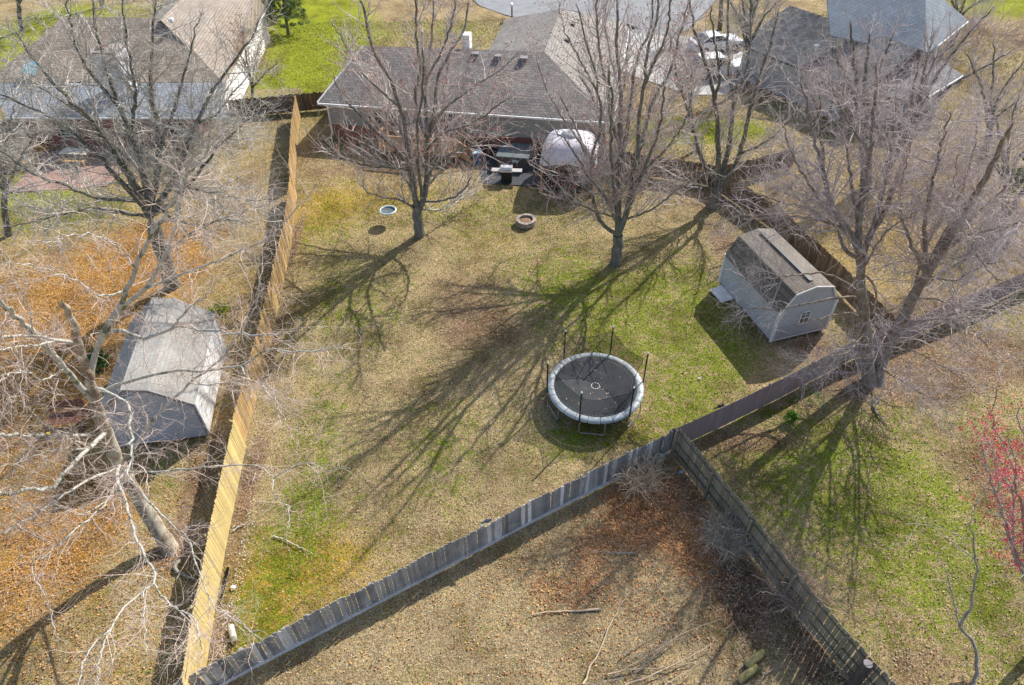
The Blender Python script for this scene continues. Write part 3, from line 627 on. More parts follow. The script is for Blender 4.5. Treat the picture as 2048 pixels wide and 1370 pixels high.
def hwin(root, a, z, w_, h_, fr=HC, b=o_, n=2, mat=None, name='window'):
    m = MB(); y = b - .05
    def bx(x0, x1, z0, z1): m.obox(fr(a + x0, y, z + z0), fr(x1 - x0, 0, 0) - fr(0, 0, 0), fr(0, .045, 0) - fr(0, 0, 0), (0, 0, z1 - z0))
    bx(-w_ / 2, w_ / 2, -h_ / 2, -h_ / 2 + .07); bx(-w_ / 2, w_ / 2, h_ / 2 - .07, h_ / 2); bx(-w_ / 2, -w_ / 2 + .06, -h_ / 2, h_ / 2); bx(w_ / 2 - .06, w_ / 2, -h_ / 2, h_ / 2); bx(-w_ / 2, w_ / 2, -.025, .025)
    for k in range(1, n): bx(-w_ / 2 + w_ * k / n - .02, -w_ / 2 + w_ * k / n + .02, -h_ / 2, h_ / 2)
    f = m.build(name, mat or M['white'], root)
    m = MB(); m.obox(fr(a - w_ / 2 + .03, b - .02, z - h_ / 2 + .03), fr(w_ - .06, 0, 0) - fr(0, 0, 0), fr(0, .01, 0) - fr(0, 0, 0), (0, 0, h_ - .06)); sub(m.build('pane', M['glass'], root), f); return f
hwin(hc, 3.9, 1.75, 1.0, 1.15, mat=plain('taupe_frame', (.40, .36, .33), .6))
blue = plain('blue_door_paint', (.05, .14, .26), .5)
m = MB(); m.obox(HC(8.65, o_ - .05, .72), HC(.9, 0, 0) - HC(0, 0, 0), HC(0, .045, 0) - HC(0, 0, 0), (0, 0, 1.8)); dr = m.build('door', blue, hc)
m = MB(); m.obox(HC(9.42, o_ - .09, 1.6), HC(.05, 0, 0) - HC(0, 0, 0), HC(0, .04, 0) - HC(0, 0, 0), (0, 0, .1)); sub(m.build('handle', M['steel'], hc), dr)
m = MB(); m.obox(HC(5.8, o_ - .06, .74), HC(1.7, 0, 0) - HC(0, 0, 0), HC(0, .055, 0) - HC(0, 0, 0), (0, 0, 1.78)); sd_ = m.build('patio_door', M['white'], hc)
m = MB(); m.obox(HC(5.9, o_ - .075, .82), HC(1.5, 0, 0) - HC(0, 0, 0), HC(0, .01, 0) - HC(0, 0, 0), (0, 0, 1.6)); sub(m.build('pane', plain('blue_curtain_glass', (.05, .12, .18), .2, .6), hc), sd_)
def roofz(b): return EZ + (RZ - EZ) * b / D + .09
for a_, b_ in ((10.5, 4.5), (12.2, 4.4), (14.0, 4.35)):
    m = MB(); p = HC(a_, b_, roofz(b_) + .1); ang = math.atan2(hu[1], hu[0])
    m.box(p, (.42, .42, .16), ang); m.box(p + (0, 0, .12), (.52, .52, .08), ang); m.build('roof_vent', plain('vent_grey', (.22, .21, .20), .7), hc)
for a_, b_ in ((12.4, 3.0), (7.4, 3.6)):
    m = MB(); p = HC(a_, b_, roofz(b_)); m.tube([p, p + (0, 0, .4)], .05, 8); m.build('vent_pipe', M['white'], hc)
m = MB(); p = HC(8.6, 5.6, 5.3); m.tube([p - (0, 0, 1), p + (0, 0, .35)], .14, 10); m.tube([p + (0, 0, .35), p + (0, 0, .5)], .2, 10); m.build('chimney', M['steel'], hc)
m = MB(); p = HC(9.6, 5.9, 5.3); m.box(p, (.5, .8, 1.0), ang); m.build('dormer', M['white'], hc)
for b_ in (9.0, 12.5):
    m = MB(); zz = RZ - (RZ - EZ) * 1.2 / W; p = HC(ax + 1.2, b_, zz + .15); m.box(p, (.4, .4, .2), ang); m.build('roof_vent', plain('vent_brown', (.12, .10, .09), .7), hc)

# neighbour's house, left
hl = thing('house', 'brown shingled house with a white side wall behind the spreading tree on the left', 'house', (-30, 52, 0))
brn = (0.30, 0.235, 0.18)
A1, A2 = G(14, 236, 2.4), G(452, 236, 2.4); B1, B2 = G(-22, 168, 3.1), G(445, 166, 3.1); C1, C2 = G(126, 36, 5.6), G(330, 38, 5.6)
ul = (A2 - A1) / np.linalg.norm(A2 - A1); vl_ = np.array([-ul[1], ul[0], 0])
M['shg_l'] = shingles('neighbour_shingles', brn, vl_[:2], .25, None, .26); M['shg_l2'] = shingles('neighbour_wing_shingles', (0.36, 0.30, 0.245), ul[:2], .12, None, .2)
M['shg_l3'] = shingles('porch_roof_grey', (0.24, 0.27, 0.31), vl_[:2], .15, None, .3)
mr = MB(); mr.slab([B1, B2, C2, C1], .1, 0, 1, (0, 0, 1)); mr.slab([A1, A2, B2 - (0, 0, .02), B1 - (0, 0, .02)], .08, 2, 1, (0, 0, 1))
C1b, C2b = C1 + vl_ * 7, C2 + vl_ * 7; C1b[2] = C2b[2] = 3.0; mr.slab([C1, C2, C2b, C1b], .1, 0, 1, (0, 0, 1))
WE1, WE2 = G(451, 172, 2.7), G(533, 18, 2.7); WR1, WR2 = G(322, 42, 5.7), G(432, -70, 5.9)
mr.slab([WE1, WE2 + (WE2 - WE1) * .0, G(512, -8, 4.9), WR2, WR1], .1, 1, 1, (0, 0, 1))
WL1 = WR1 + (WR1 - WE1) * (1, 1, 0) + (0, 0, -2.9); WL2 = WR2 + (WR1 - WE1) * (1, 1, 0) + (0, 0, -2.9); mr.slab([WR1 - (0, 0, .02), WR2 - (0, 0, .02), WL2, WL1], .1, 1, 1, (0, 0, 1))
mr.build('roof', [M['shg_l'], M['shg_l2'], M['shg_l3']], hl)
ww_ = NG('white_brick'); ww_.color(ww_.mix(ww_.ramp(ww_.noise(1.2, 5, .7), [(.4, 0.), (.62, 1.)]), (.80, .80, .78), (.66, .67, .66))); ww_.rough(.8); M['wbrick'] = ww_.m
m = MB(); q1, q2 = WE1 - ul * .35, WE2 - ul * .35; q1[2] = q2[2] = 0
m.obox(q1 - ul * 5.0, ul * 5.0, q2 - q1, (0, 0, 2.68)); m.build('wall', M['wbrick'], hl)
m = MB(); bb1, bb2 = A1 + vl_ * .6 + ul * .5, A2 + vl_ * .6 - ul * 3.2
m.obox(bb1 * (1, 1, 0), (bb2 - bb1) * (1, 1, 0), vl_ * 7.5, (0, 0, 2.3)); m.build('brick_wall', brick('maroon_brick', (.26, .07, .06)), hl)
m = MB(); cc = G(228, 150, 4.3); m.box((cc[0], cc[1] + .4, 4.2), (1.9, 1.5, 3.4), math.atan2(ul[1], ul[0])); ch = m.build('chimney', siding('chimney_siding', (.66, .67, .70), .2), hl)
m = MB(); m.box((cc[0], cc[1] + .4, 5.95), (2.05, 1.65, .1), math.atan2(ul[1], ul[0]), 0); m.box((cc[0] - .3, cc[1] + .4, 6.1), (.6, .5, .2), math.atan2(ul[1], ul[0]), 0); sub(m.build('chimney_cap', M['brick'], hl), ch)
sk = G(61, 138, 3.9); m = MB(); kk = np.array([0, 0, .12]); e1 = ul * .55; e2 = vl_ * .62 + np.array([0, 0, .23])
m.slab([sk - e1 - e2 + kk, sk + e1 - e2 + kk, sk + e1 + e2 + kk, sk - e1 + e2 + kk], .16, 0, 1, (0, 0, -1)); m.build('skylight', M['blueglass'], hl)
for (x, y) in ((171, 48), (232, 48), (288, 48)):
    p = G(x, y, 5.3); m = MB(); m.box(p, (.55, .5, .3), 0); m.build('roof_vent', M['dark'], hl)
p = G(342, 40, 5.9); m = MB(); m.lathe(p, [(.0, -.2), (.14, -.2), (.22, 0), (.18, .12), (.02, .18)], 14); m.build('turbine_vent', M['white'], hl)
p = G(496, 62, 4.0); m = MB(); m.lathe((0, 0, 0), [(.42, 0), (.36, .02), (.22, .06), (.01, .1)], 20, cap=False)
Rm = Matrix.Rotation(R(-60), 3, 'X') @ Matrix.Rotation(R(20), 3, 'Z'); m.v = [tuple(np.array(Rm @ Vector(v)) + p) for v in m.v]
m.tube([p, p + (.1, .3, -.9)], .03, 6); m.tube([p, p + (-.35, -.45, .35)], .015, 5); m.build('satellite_dish', M['white'], hl)
m = MB(); m.bar(WE1 + (0, 0, .02), WE2 + (0, 0, .02), .12, .12); m.bar(A1 - vl_ * .05, A2 - vl_ * .05, .1, .1); m.build('gutter', M['white'], hl)
hwinf = frame(bb1 * (1, 1, 0), math.atan2(ul[1], ul[0]))
for a_ in (3.0, 7.5, 11.0): hwin(hl, a_, 1.3, 1.3, 1.1, hwinf, 0.0)

# neighbour's house, right
hr = thing('house', 'grey shingled house with pale garage wall mostly hidden by bare trees at the upper right', 'house', (24, 54, 0))
g1, g2 = G(1477, 90, 2.6), G(1556, 122, 2.6); r1, r2 = G(1512, 66, 4.4), G(1585, 36, 4.6)
M['shg_r'] = shingles('dark_ribbed_shingles', (0.11, 0.115, 0.12), (.55, .83), .35, None, .3); M['shg_r2'] = shingles('light_blue_shingles', (0.31, 0.34, 0.36), (-.35, .93), .08, None, .2, .7)
M['shg_r3'] = shingles('grey_brown_shingles', (0.22, 0.215, 0.22), (-.35, .93), .2, None, .28)
gd = (g2 - g1) / np.linalg.norm(g2 - g1); gn = np.array([-gd[1], gd[0], 0])
mr = MB()
ext = gd * 7.5
mr.slab([g1, g2 + ext, g2 + ext + gn * 5.2 + (0, 0, 2.0), g1 + gn * 5.2 + (0, 0, 2.0)], .1, 0, 1, (0, 0, 1))
mr.slab([g1 + gn * 5.2 + (0, 0, 2.0), g2 + ext + gn * 5.2 + (0, 0, 2.0), g2 + ext + gn * 10.4, g1 + gn * 10.4], .1, 0, 1, (0, 0, 1))
L1, L2, L3, L4 = G(1660, 74, 4.6), G(1850, 112, 3.6), G(1935, 44, 4.2), G(1650, -30, 7.2)
L5 = G(1850, -30, 7.2); mr.slab([L1, L2, L3, L5, L4], .12, 1, 1, (0, 0, 1))
K1, K2, K3, K4 = G(1690, 168, 2.5), G(1838, 205, 2.4), G(1925, 152, 2.6), G(1850, 104, 3.5); K5 = G(1690, 82, 4.2)
mr.slab([K1, K2, K3, K4, K5], .1, 2, 1, (0, 0, 1))
mr.build('roof', [M['shg_r'], M['shg_r2'], M['shg_r3']], hr)
m = MB(); q = g1 * (1, 1, 0) + gn * .35 + gd * .3; m.obox(q, gd * 9.6, gn * 9.6, (0, 0, 2.62)); m.build('wall', siding('pale_siding', (.42, .44, .45), .2), hr)
m = MB(); q = K1 * (1, 1, 0) + gn * .4 + gd * .3; m.obox(q, (K2 - K1) * (1, 1, 0) * .9, gn * 3, (0, 0, 2.3)); q = L1 * (1, 1, 0) + gn * .8; m.obox(q, (L2 - L1) * (1, 1, 0) * .8, gn * 4, (0, 0, 3.2)); m.build('rear_wall', siding('grey_siding', (.26, .26, .28), .2), hr)
for a_, b_ in ((K1 + (0, 0, .05), K1 + (K5 - K1) * .25 + (0, 0, .05)), (K1 + (K2 - K1) * .4, K2), (K2 + (K3 - K2) * .2, K3), (L2 + (L3 - L2) * .25, L3)):
    m = MB(); m.bar(a_, b_, .14, .12); m.build('roof_trim', M['white'], hr)
p = G(1633, 92, 4.0); m = MB(); m.lathe(p, [(.06, -.6), (.06, 0), (.2, .02), (.2, .08), (.02, .12)], 10); m.build('vent_pipe', M['white'], hr)

# ------------------------------------------------------------------ deck, canopy, grill, tub, patio things
DF = frame(HC(5.0, .45, 0) * (1, 1, 0), math.atan2(hu[1], hu[0]))
deck = thing('wooden_deck', 'raised wooden deck with baluster railing and steps against the brick based house', 'deck', DF(0, 0, 0))
DW, DD, DZ = 5.4, 2.75, .75
m = MB(); nbo = 22
for k in range(nbo): m.obox(DF(0, -DD + k * DD / nbo + .004, DZ), DF(DW, 0, 0) - DF(0, 0, 0), DF(0, DD / nbo - .01, 0) - DF(0, 0, 0), (0, 0, .04), 0, float(rng.uniform(.85, 1.1)))
m.build('deck_floor', M['deck_wood'], deck)
m = MB(); m.bar(DF(0, -DD, DZ - .1), DF(DW, -DD, DZ - .1), .04, .19); m.bar(DF(0, -DD, DZ - .1), DF(0, 0, DZ - .1), .04, .19); m.bar(DF(DW, -DD, DZ - .1), DF(DW, 0, DZ - .1), .04, .19); m.build('rim_joist', M['deck_wood'], deck)
for (a, b) in ((0, -DD), (2.0, -DD), (4.0, -DD), (0, -.1), (DW, -DD), (DW, -.1)):
    m = MB(); m.box(DF(a, b, .85), (.1, .1, 1.7), math.atan2(hu[1], hu[0])); m.build('post', M['deck_wood'], deck)
def railing(p0, p1, n):
    m = MB(); p0 = np.array(p0); p1 = np.array(p1); m.bar(p0 + (0, 0, .95), p1 + (0, 0, .95), .13, .04); m.bar(p0 + (0, 0, .85), p1 + (0, 0, .85), .04, .08); m.bar(p0 + (0, 0, .1), p1 + (0, 0, .1), .04, .08)
    for k in range(n):
        q = p0 + (p1 - p0) * (k + .5) / n; m.bar(q + (0, 0, .12), q + (0, 0, .84), .035, .035, up=hu)
    m.build('railing', M['deck_wood'], deck)
railing(DF(0, -DD, DZ), DF(DW, -DD, DZ), 36); railing(DF(0, -.1, DZ), DF(0, -DD, DZ), 18)
for k in range(4):
    m = MB(); m.obox(DF(DW + .05 + k * .28, -DD + .2, DZ - .17 * (k + 1)), DF(.3, 0, 0) - DF(0, 0, 0), DF(0, 1.2, 0) - DF(0, 0, 0), (0, 0, .04)); m.build('step', M['deck_wood'], deck)
for b in (-DD + .2, -DD + 1.4):
    m = MB(); m.bar(DF(DW, b, DZ + .95), DF(DW + 1.25, b, .9), .09, .05); m.bar(DF(DW + 1.2, b, 0), DF(DW + 1.2, b, .95), .09, .09, up=hu); m.bar(DF(DW, b, DZ - .1), DF(DW + 1.2, b, .08), .05, .2); m.build('stair_rail', M['deck_wood'], deck)
pcl = thing('patio_umbrella_base', 'dark folded umbrella standing on the wooden deck', 'umbrella', DF(3.4, -.9, DZ + .04)); m = MB(); q_ = DF(3.4, -.9, DZ + .04); m.lathe(q_, [(.24, 0), (.24, .06), (.05, .1)], 14); m.build('base', M['black'], pcl); m = MB(); m.tube([q_ + (0, 0, .08), q_ + (0, 0, .7)], .02, 6); m.build('pole', M['steel'], pcl); m = MB(); m.tube([q_ + (0, 0, .6), q_ + (0, 0, .9), q_ + (0, 0, 1.6), q_ + (0, 0, 1.75)], [.09, .13, .05, .01], 9); m.build('closed_cover', plain('dark_red_cloth', (.18, .03, .04), .8), pcl)
ch = thing('patio_chair', 'blue cushioned chair on the wooden deck by the patio door', 'chair', DF(1.6, -1.1, DZ + .04)); cf = frame(DF(1.6, -1.1, DZ + .04), R(25))
m = MB(); m.obox(cf(-.3, -.3, .4), cf(.6, 0, 0) - cf(0, 0, 0), cf(0, .6, 0) - cf(0, 0, 0), (0, 0, .1)); m.build('seat', blue, ch)
m = MB(); m.obox(cf(-.3, .25, .5), cf(.6, 0, 0) - cf(0, 0, 0), cf(0, .1, 0) - cf(0, 0, 0), (0, .1, .55)); m.build('backrest', plain('blue_cushion', (.25, .33, .45), .8), ch)
for a, b in ((-.27, -.27), (.27, -.27), (-.27, .27), (.27, .27)):
    m = MB(); m.bar(cf(a, b, 0), cf(a, b, .4), .04, .04, up=hu); m.build('leg', M['dark'], ch)

CO = G(1137, 362, 0); CF = frame(CO, math.atan2(hu[1], hu[0]) + R(2)); cw = 1.78
cn = thing('garden_canopy', 'domed white fabric canopy on timber posts beside the house wall', 'canopy', CO)
g = NG('canopy_fabric'); g.color(g.mix(g.ramp(g.noise(1.6, 4, .6), [(.35, 0.), (.65, 1.)]), (.54, .50, .54), (.68, .65, .68))); g.rough(.85, .15); g.bump(g.noise(3, 4), .5, .05); g.b.inputs['Transmission Weight'].default_value = 0.0; M['fabric'] = g.m
vs = []; K = 12; U = 32
for j in range(K + 1):
    f = j / K; r = cw * (math.cos(f * math.pi / 2) ** .75) if j < K else .02; z = 2.05 + 1.25 * math.sin(f * math.pi / 2) ** 1.15
    for i in range(U):
        a = 2 * math.pi * i / U + math.pi / 4; e = .25 + .32 * f; ca, sa = math.cos(a), math.sin(a)
        x = math.copysign(abs(ca) ** e, ca); y = math.copysign(abs(sa) ** e, sa); sc_ = .06 * math.sin(f * math.pi) * (abs(math.cos(2 * a)))
        drop = -.22 * (1 - f) ** 4 * (abs(x) * abs(y)) ** 2 + (.12 * (1 - f) ** 3 * (1 - (abs(x) * abs(y)) ** 1.0))
        vs.append(CF(x * r * (1 - sc_), y * r * (1 - sc_), z + drop))
Fc = np.array([[j * U + i, j * U + (i + 1) % U, (j + 1) * U + (i + 1) % U, (j + 1) * U + i] for j in range(K) for i in range(U)])
cov = mesh_np('canopy_cover', vs, Fc, M['fabric'], cn, smooth=True)
for c_ in range(4):
    m = MB(); m.tube([np.array(vs[j * U + (c_ * 8) % U]) + (0, 0, .01) for j in range(K)], .022, 5); m.build('seam', plain('seam_grey', (.40, .38, .42), .8), cn)
m = MB(); m.lathe(CO + (0, 0, 3.2), [(.62, .04), (.6, .1), (.35, .26), (.02, .34)], 16, cap=False); m.build('vent_cap', plain('vent_cap_cloth', (.42, .43, .44), .8), cn, smooth=True)
m = MB(); m.lathe(CO + (0, 0, 3.5), [(.03, 0), (.03, .12), (.05, .14), (.01, .2)], 8); m.build('finial', M['black'], cn)
for a, b in ((-1, -1), (1, -1), (1, 1), (-1, 1)):
    m = MB(); m.box(CF(a * 1.62, b * 1.62, 1.0), (.13, .13, 2.0), math.atan2(hu[1], hu[0])); m.box(CF(a * 1.62, b * 1.62, .15), (.22, .22, .3), math.atan2(hu[1], hu[0])); m.build('post', M['deck_wood'], cn)
g = NG('dark_curtain'); tb = g.n('ShaderNodeBsdfTransparent'); mx = g.n('ShaderNodeMixShader'); mx.inputs[0].default_value = .8
g.color((.02, .022, .025)); g.l(tb.outputs[0], mx.inputs[1]); g.l(g.b.outputs[0], mx.inputs[2]); g.l(mx.outputs[0], g.out.inputs[0]); M['curtain'] = g.m
for (a0, b0, a1, b1) in ((-1.6, -1.68, .9, -1.68), (1.68, -1.5, 1.68, 1.5), (-1.68, -1.5, -1.68, 1.5), (-1.5, 1.68, 1.5, 1.68)):
    vs = []; n = 40
    for k in range(n + 1):
        f = k / n; wv_ = .04 * math.sin(k * 1.7); a, b = a0 + (a1 - a0) * f, b0 + (b1 - b0) * f
        if abs(a1 - a0) > abs(b1 - b0): b += wv_
        else: a += wv_
        vs += [CF(a, b, .08), CF(a, b, 2.0)]
    mesh_np('curtain', vs, np.array([[2 * k, 2 * k + 2, 2 * k + 3, 2 * k + 1] for k in range(n)]), M['curtain'], cn)

gr = thing('gas_grill', 'open gas grill with pale side shelves on the shaded patio', 'grill', G(1014, 362)); gf = frame(G(1014, 362), R(-6))
m = MB(); m.obox(gf(-.35, -.28, .1), gf(.7, 0, 0) - gf(0, 0, 0), gf(0, .5, 0) - gf(0, 0, 0), (0, 0, .68)); m.build('cabinet', M['black'], gr)
m = MB(); hood = [(-.3, 0), (-.3, .12), (-.2, .3), (.05, .36), (.24, .25), (.28, 0)]
m.add([gf(-.37, b - .02, .8 + z) for b, z in hood] + [gf(.37, b - .02, .8 + z) for b, z in hood], [tuple(range(6))[::-1], tuple(range(6, 12))] + [(k, k + 1, k + 7, k + 6) for k in range(5)]); hd = m.build('lid', plain('brushed_steel', (.62, .63, .64), .35, metal=.3), gr)
m = MB(); m.tube([gf(-.25, -.36, .95), gf(.25, -.36, .95)], .015, 6); sub(m.build('handle', M['dark'], gr), hd)
for s_ in (-1, 1):
    m = MB(); m.obox(gf(.38 if s_ > 0 else -1.0, -.22, .78), gf(.62, 0, 0) - gf(0, 0, 0), gf(0, .42, 0) - gf(0, 0, 0), (0, 0, .05)); m.build('side_shelf', plain('pale_shelf', (.42, .41, .39), .5), gr)
for a, b in ((-.3, -.2), (.3, -.2)):
    m = MB(); m.tube([gf(a - .03, b, .08), gf(a + .03, b, .08)], .08, 10); m.build('wheel', M['black'], gr)
tb_ = thing('hot_tub', 'square hot tub under a grey green cover against the siding', 'hot tub', G(1030, 325)); tf = frame(G(1030, 325), math.atan2(hu[1], hu[0]))
m = MB(); m.obox(tf(-1.05, -.95, 0), tf(2.1, 0, 0) - tf(0, 0, 0), tf(0, 1.9, 0) - tf(0, 0, 0), (0, 0, .8)); m.build('cabinet', siding('tub_panel', (.10, .09, .085), .1, True, hu[:2]), tb_)
m = MB()
for s_ in (0, 1): m.obox(tf(-1.1 + s_ * 1.11, -1.0, .82), tf(1.09, 0, 0) - tf(0, 0, 0), tf(0, 2.0, 0) - tf(0, 0, 0), (0, 0, .1))
m.build('cover', plain('tub_vinyl', (.12, .15, .15), .5), tb_)
m = MB(); m.obox(tf(.0, -1.015, .55), tf(.4, 0, 0) - tf(0, 0, 0), tf(0, .02, 0) - tf(0, 0, 0), (0, 0, .18)); m.build('control_panel', plain('panel_white', (.55, .62, .66), .5), tb_)
bn = thing('storage_bin', 'blue lidded storage bin at the foot of the deck steps', 'bin', G(955, 326)); bf_ = frame(G(955, 326), R(12))
m = MB(); m.obox(bf_(-.3, -.25, .02), bf_(.6, 0, 0) - bf_(0, 0, 0), bf_(0, .5, 0) - bf_(0, 0, 0), (0, 0, .8)); m.build('body', blue, bn)
m = MB(); m.obox(bf_(-.34, -.29, .82), bf_(.68, 0, 0) - bf_(0, 0, 0), bf_(0, .58, 0) - bf_(0, 0, 0), (0, 0, .07)); m.build('lid', plain('bin_lid', (.35, .5, .62), .5), bn)

# saucer swing and its rope (hangs from a limb of the left maple)
SWC = np.array([-7.31, 35.56, .8])
sw = thing('saucer_swing', 'round saucer swing with a pale blue rim hanging from the left maple', 'swing', SWC)
m = MB(); m.tube([SWC + (.47 * math.cos(k * math.pi / 20), .47 * math.sin(k * math.pi / 20), .02) for k in range(40)], .05, 8, closed=True); m.build('rim', plain('pale_rim', (.55, .68, .66), .5), sw, smooth=True)
m = MB(); m.lathe(SWC, [(.46, .0), (.30, -.05), (.02, -.07)], 32, cap=False); m.build('seat_mesh', plain('swing_fabric', (.11, .14, .15), .8, var=.4), sw)
m = MB(); jn = SWC + (0, 0, 1.5)
for k in range(4):
    a = k * math.pi / 2 + .5; m.tube([SWC + (.47 * math.cos(a), .47 * math.sin(a), .02), jn], .009, 5)
m.tube([jn, SWC + (0.0, 0.0, 2.72)], .012, 5); m.build('rope', plain('rope_grey', (.35, .36, .36), .8), sw)

fp = thing('fire_pit', 'round stacked stone fire pit full of leaves on the lawn', 'fire pit', G(1052, 447)); fc = G(1052, 447)
sto = plain('pit_stone', (.33, .28, .23), .95, var=.35, sc=5, tint=True)
for L in range(3):
    m = MB()
    for k in range(14):
        a0 = 2 * math.pi * (k + .5 * (L % 2)) / 14 + .015; a1 = a0 + 2 * math.pi / 14 - .03; r0, r1 = .42 + rng.normal(0, .008), .60 + rng.normal(0, .012); z0 = L * .115; z1 = z0 + .105; vs = []
        for z in (z0, z1):
            for (r, a) in ((r0, a0), (r1, a0), (r1 * 1.01, (a0 + a1) / 2), (r1, a1), (r0, a1), (r0, (a0 + a1) / 2)): vs.append(fc + (r * math.cos(a), r * math.sin(a), z))
        m.add(vs, [(5, 4, 3, 2, 1, 0), (6, 7, 8, 9, 10, 11)] + [(i, (i + 1) % 6, (i + 1) % 6 + 6, i + 6) for i in range(6)], 0, float(rng.uniform(.75, 1.25)))
    m.build('stone_ring', sto, fp)
m = MB(); m.lathe(fc, [(.42, .18), (.2, .24), (.02, .26)], 20, cap=False); m.build('leaf_fill', plain('pit_leaves', (.26, .16, .10), .95, var=.7, sc=14), fp)

mb_ = thing('mailbox', 'white mailbox on a grey wooden post at the kerb', 'mailbox', G(1024, 38)); mc = G(1024, 38)
m = MB(); m.box(mc + (0, 0, .6), (.14, .14, 1.2)); m.build('post', M['back_wood'], mb_)
m = MB(); pr = [(-.13, 0), (.13, 0), (.13, .16), (.09, .25), (0, .29), (-.09, .25), (-.13, .16)]
m.add([mc + (a, -.35, 1.2 + z) for a, z in pr] + [mc + (a, .25, 1.2 + z) for a, z in pr], [tuple(range(7)), tuple(range(13, 6, -1))] + [(k, k + 7, (k + 1) % 7 + 7, (k + 1) % 7) for k in range(7)]); m.build('box', M['white'], mb_)
m = MB(); m.box(mc + (.15, .0, 1.42), (.02, .12, .08)); m.build('flag', plain('flag_red', (.6, .08, .05), .5), mb_)

# ------------------------------------------------------------------ cars on the drive
def car(label, px, py, ang, col, kind):
    c = G(px, py); t = thing('parked_car', label, 'car', c, 0, 'white cars parked on the drive'); f = frame(c, ang)
    L, Wd = 4.6, 1.86
    lo = [(-2.3, .35), (-2.32, .75), (-2.2, .92), (-1.0, 1.02), (1.75 if kind == 'suv' else 1.3, 1.06), (2.25, .98), (2.3, .6), (2.28, .35)]
    hi = [(-1.05, 1.0), (-.3, 1.58), (.2, 1.66), (1.7, 1.62), (2.2, 1.02)] if kind == 'suv' else [(-1.0, 1.0), (-.2, 1.40), (.3, 1.45), (1.1, 1.40), (1.9, 1.03)]
    paint = plain('car_paint_' + kind, col, .25, .6, var=.03)
    m = MB(); n = len(lo); vs = []
    for w_, dz in ((-Wd / 2 + .0, 0), (-Wd / 2 + .10, 0), (Wd / 2 - .10, 0), (Wd / 2, 0)):
        for (x, z) in lo: vs.append(f(x * (.985 if abs(w_) > .8 and abs(w_) > Wd / 2 - .01 else 1), w_, z - (.06 if (abs(w_) > Wd / 2 - .01 and z > .8) else 0)))
    fs = [tuple(range(n)), tuple(range(4 * n - 1, 3 * n - 1, -1))]
    for q in range(3): fs += [(q * n + k, (q + 1) * n + k, (q + 1) * n + (k + 1) % n, q * n + (k + 1) % n) for k in range(n)]
    m.add(vs, fs); m.build('body', paint, t)
    m = MB(); n2 = len(hi); vs = []
    for sgn, sh in ((-1, 0), (1, 0)):
        for k, (x, z) in enumerate(hi): vs.append(f(x, sgn * (Wd / 2 - (.1 if k in (0, n2 - 1) else .24)), z))
    m.add(vs, [tuple(range(n2)), tuple(range(2 * n2 - 1, n2 - 1, -1))] + [(k, k + n2, k + 1 + n2, k + 1) for k in (0, n2 - 2)]); m.build('window', M['glass'], t)
    m = MB()
    tp = hi[1:-1]; wv_ = Wd / 2 - .23
    m.slab([f(tp[0][0], -wv_, tp[0][1] + .01), f(tp[0][0], wv_, tp[0][1] + .01), f(tp[1][0], wv_, tp[1][1] + .01), f(tp[1][0], -wv_, tp[1][1] + .01)], .04, 0, 1, (0, 0, 1))
    m.slab([f(tp[1][0], -wv_, tp[1][1] + .01), f(tp[1][0], wv_, tp[1][1] + .01), f(tp[2][0], wv_, tp[2][1] + .01), f(tp[2][0], -wv_, tp[2][1] + .01)], .04, 0, 1, (0, 0, 1))
    for sgn in (-1, 1):
        for (a, b) in ((0, 1), (n2 - 1, n2 - 2)):
            m.bar(f(hi[a][0], sgn * (Wd / 2 - .1), hi[a][1]), f(hi[b][0], sgn * (Wd / 2 - .24), hi[b][1]), .07, .06)
        m.bar(f(.5, sgn * (Wd / 2 - .12), 1.02), f(.55, sgn * (Wd / 2 - .235), hi[2][1]), .08, .04)
    m.build('roof', paint, t)
    for x in (-1.45, 1.4):
        for sgn in (-1, 1):
            m = MB(); m.tube([f(x, sgn * (Wd / 2 - .2), .34), f(x, sgn * (Wd / 2 + .02), .34)], .34, 18); wh = m.build('wheel', M['black'], t)
            m = MB(); m.tube([f(x, sgn * (Wd / 2 + .0), .34), f(x, sgn * (Wd / 2 + .035), .34)], .2, 12); sub(m.build('rim', M['steel'], t), wh)
    for sgn in (-1, 1):
        m = MB(); m.box(f(-2.26, sgn * .68, .78), (.1, .38, .14), ang); m.build('headlight', M['glass'], t)
        m = MB(); m.box(f(2.26, sgn * .76, .85), (.1, .2, .2), ang); m.build('tail_light', plain('tail_red', (.35, .02, .02), .3), t)
        m = MB(); m.box(f(-.75, sgn * (Wd / 2 + .06), 1.08), (.16, .2, .13), ang); m.build('mirror', paint, t)
    return t
car('white car parked on the drive nearer the pale garage wall', 1432, 150, R(-172), (.78, .79, .80), 'suv')
car('white low car parked beyond the nearer white car', 1428, 100, R(-165), (.74, .75, .77), 'sedan')

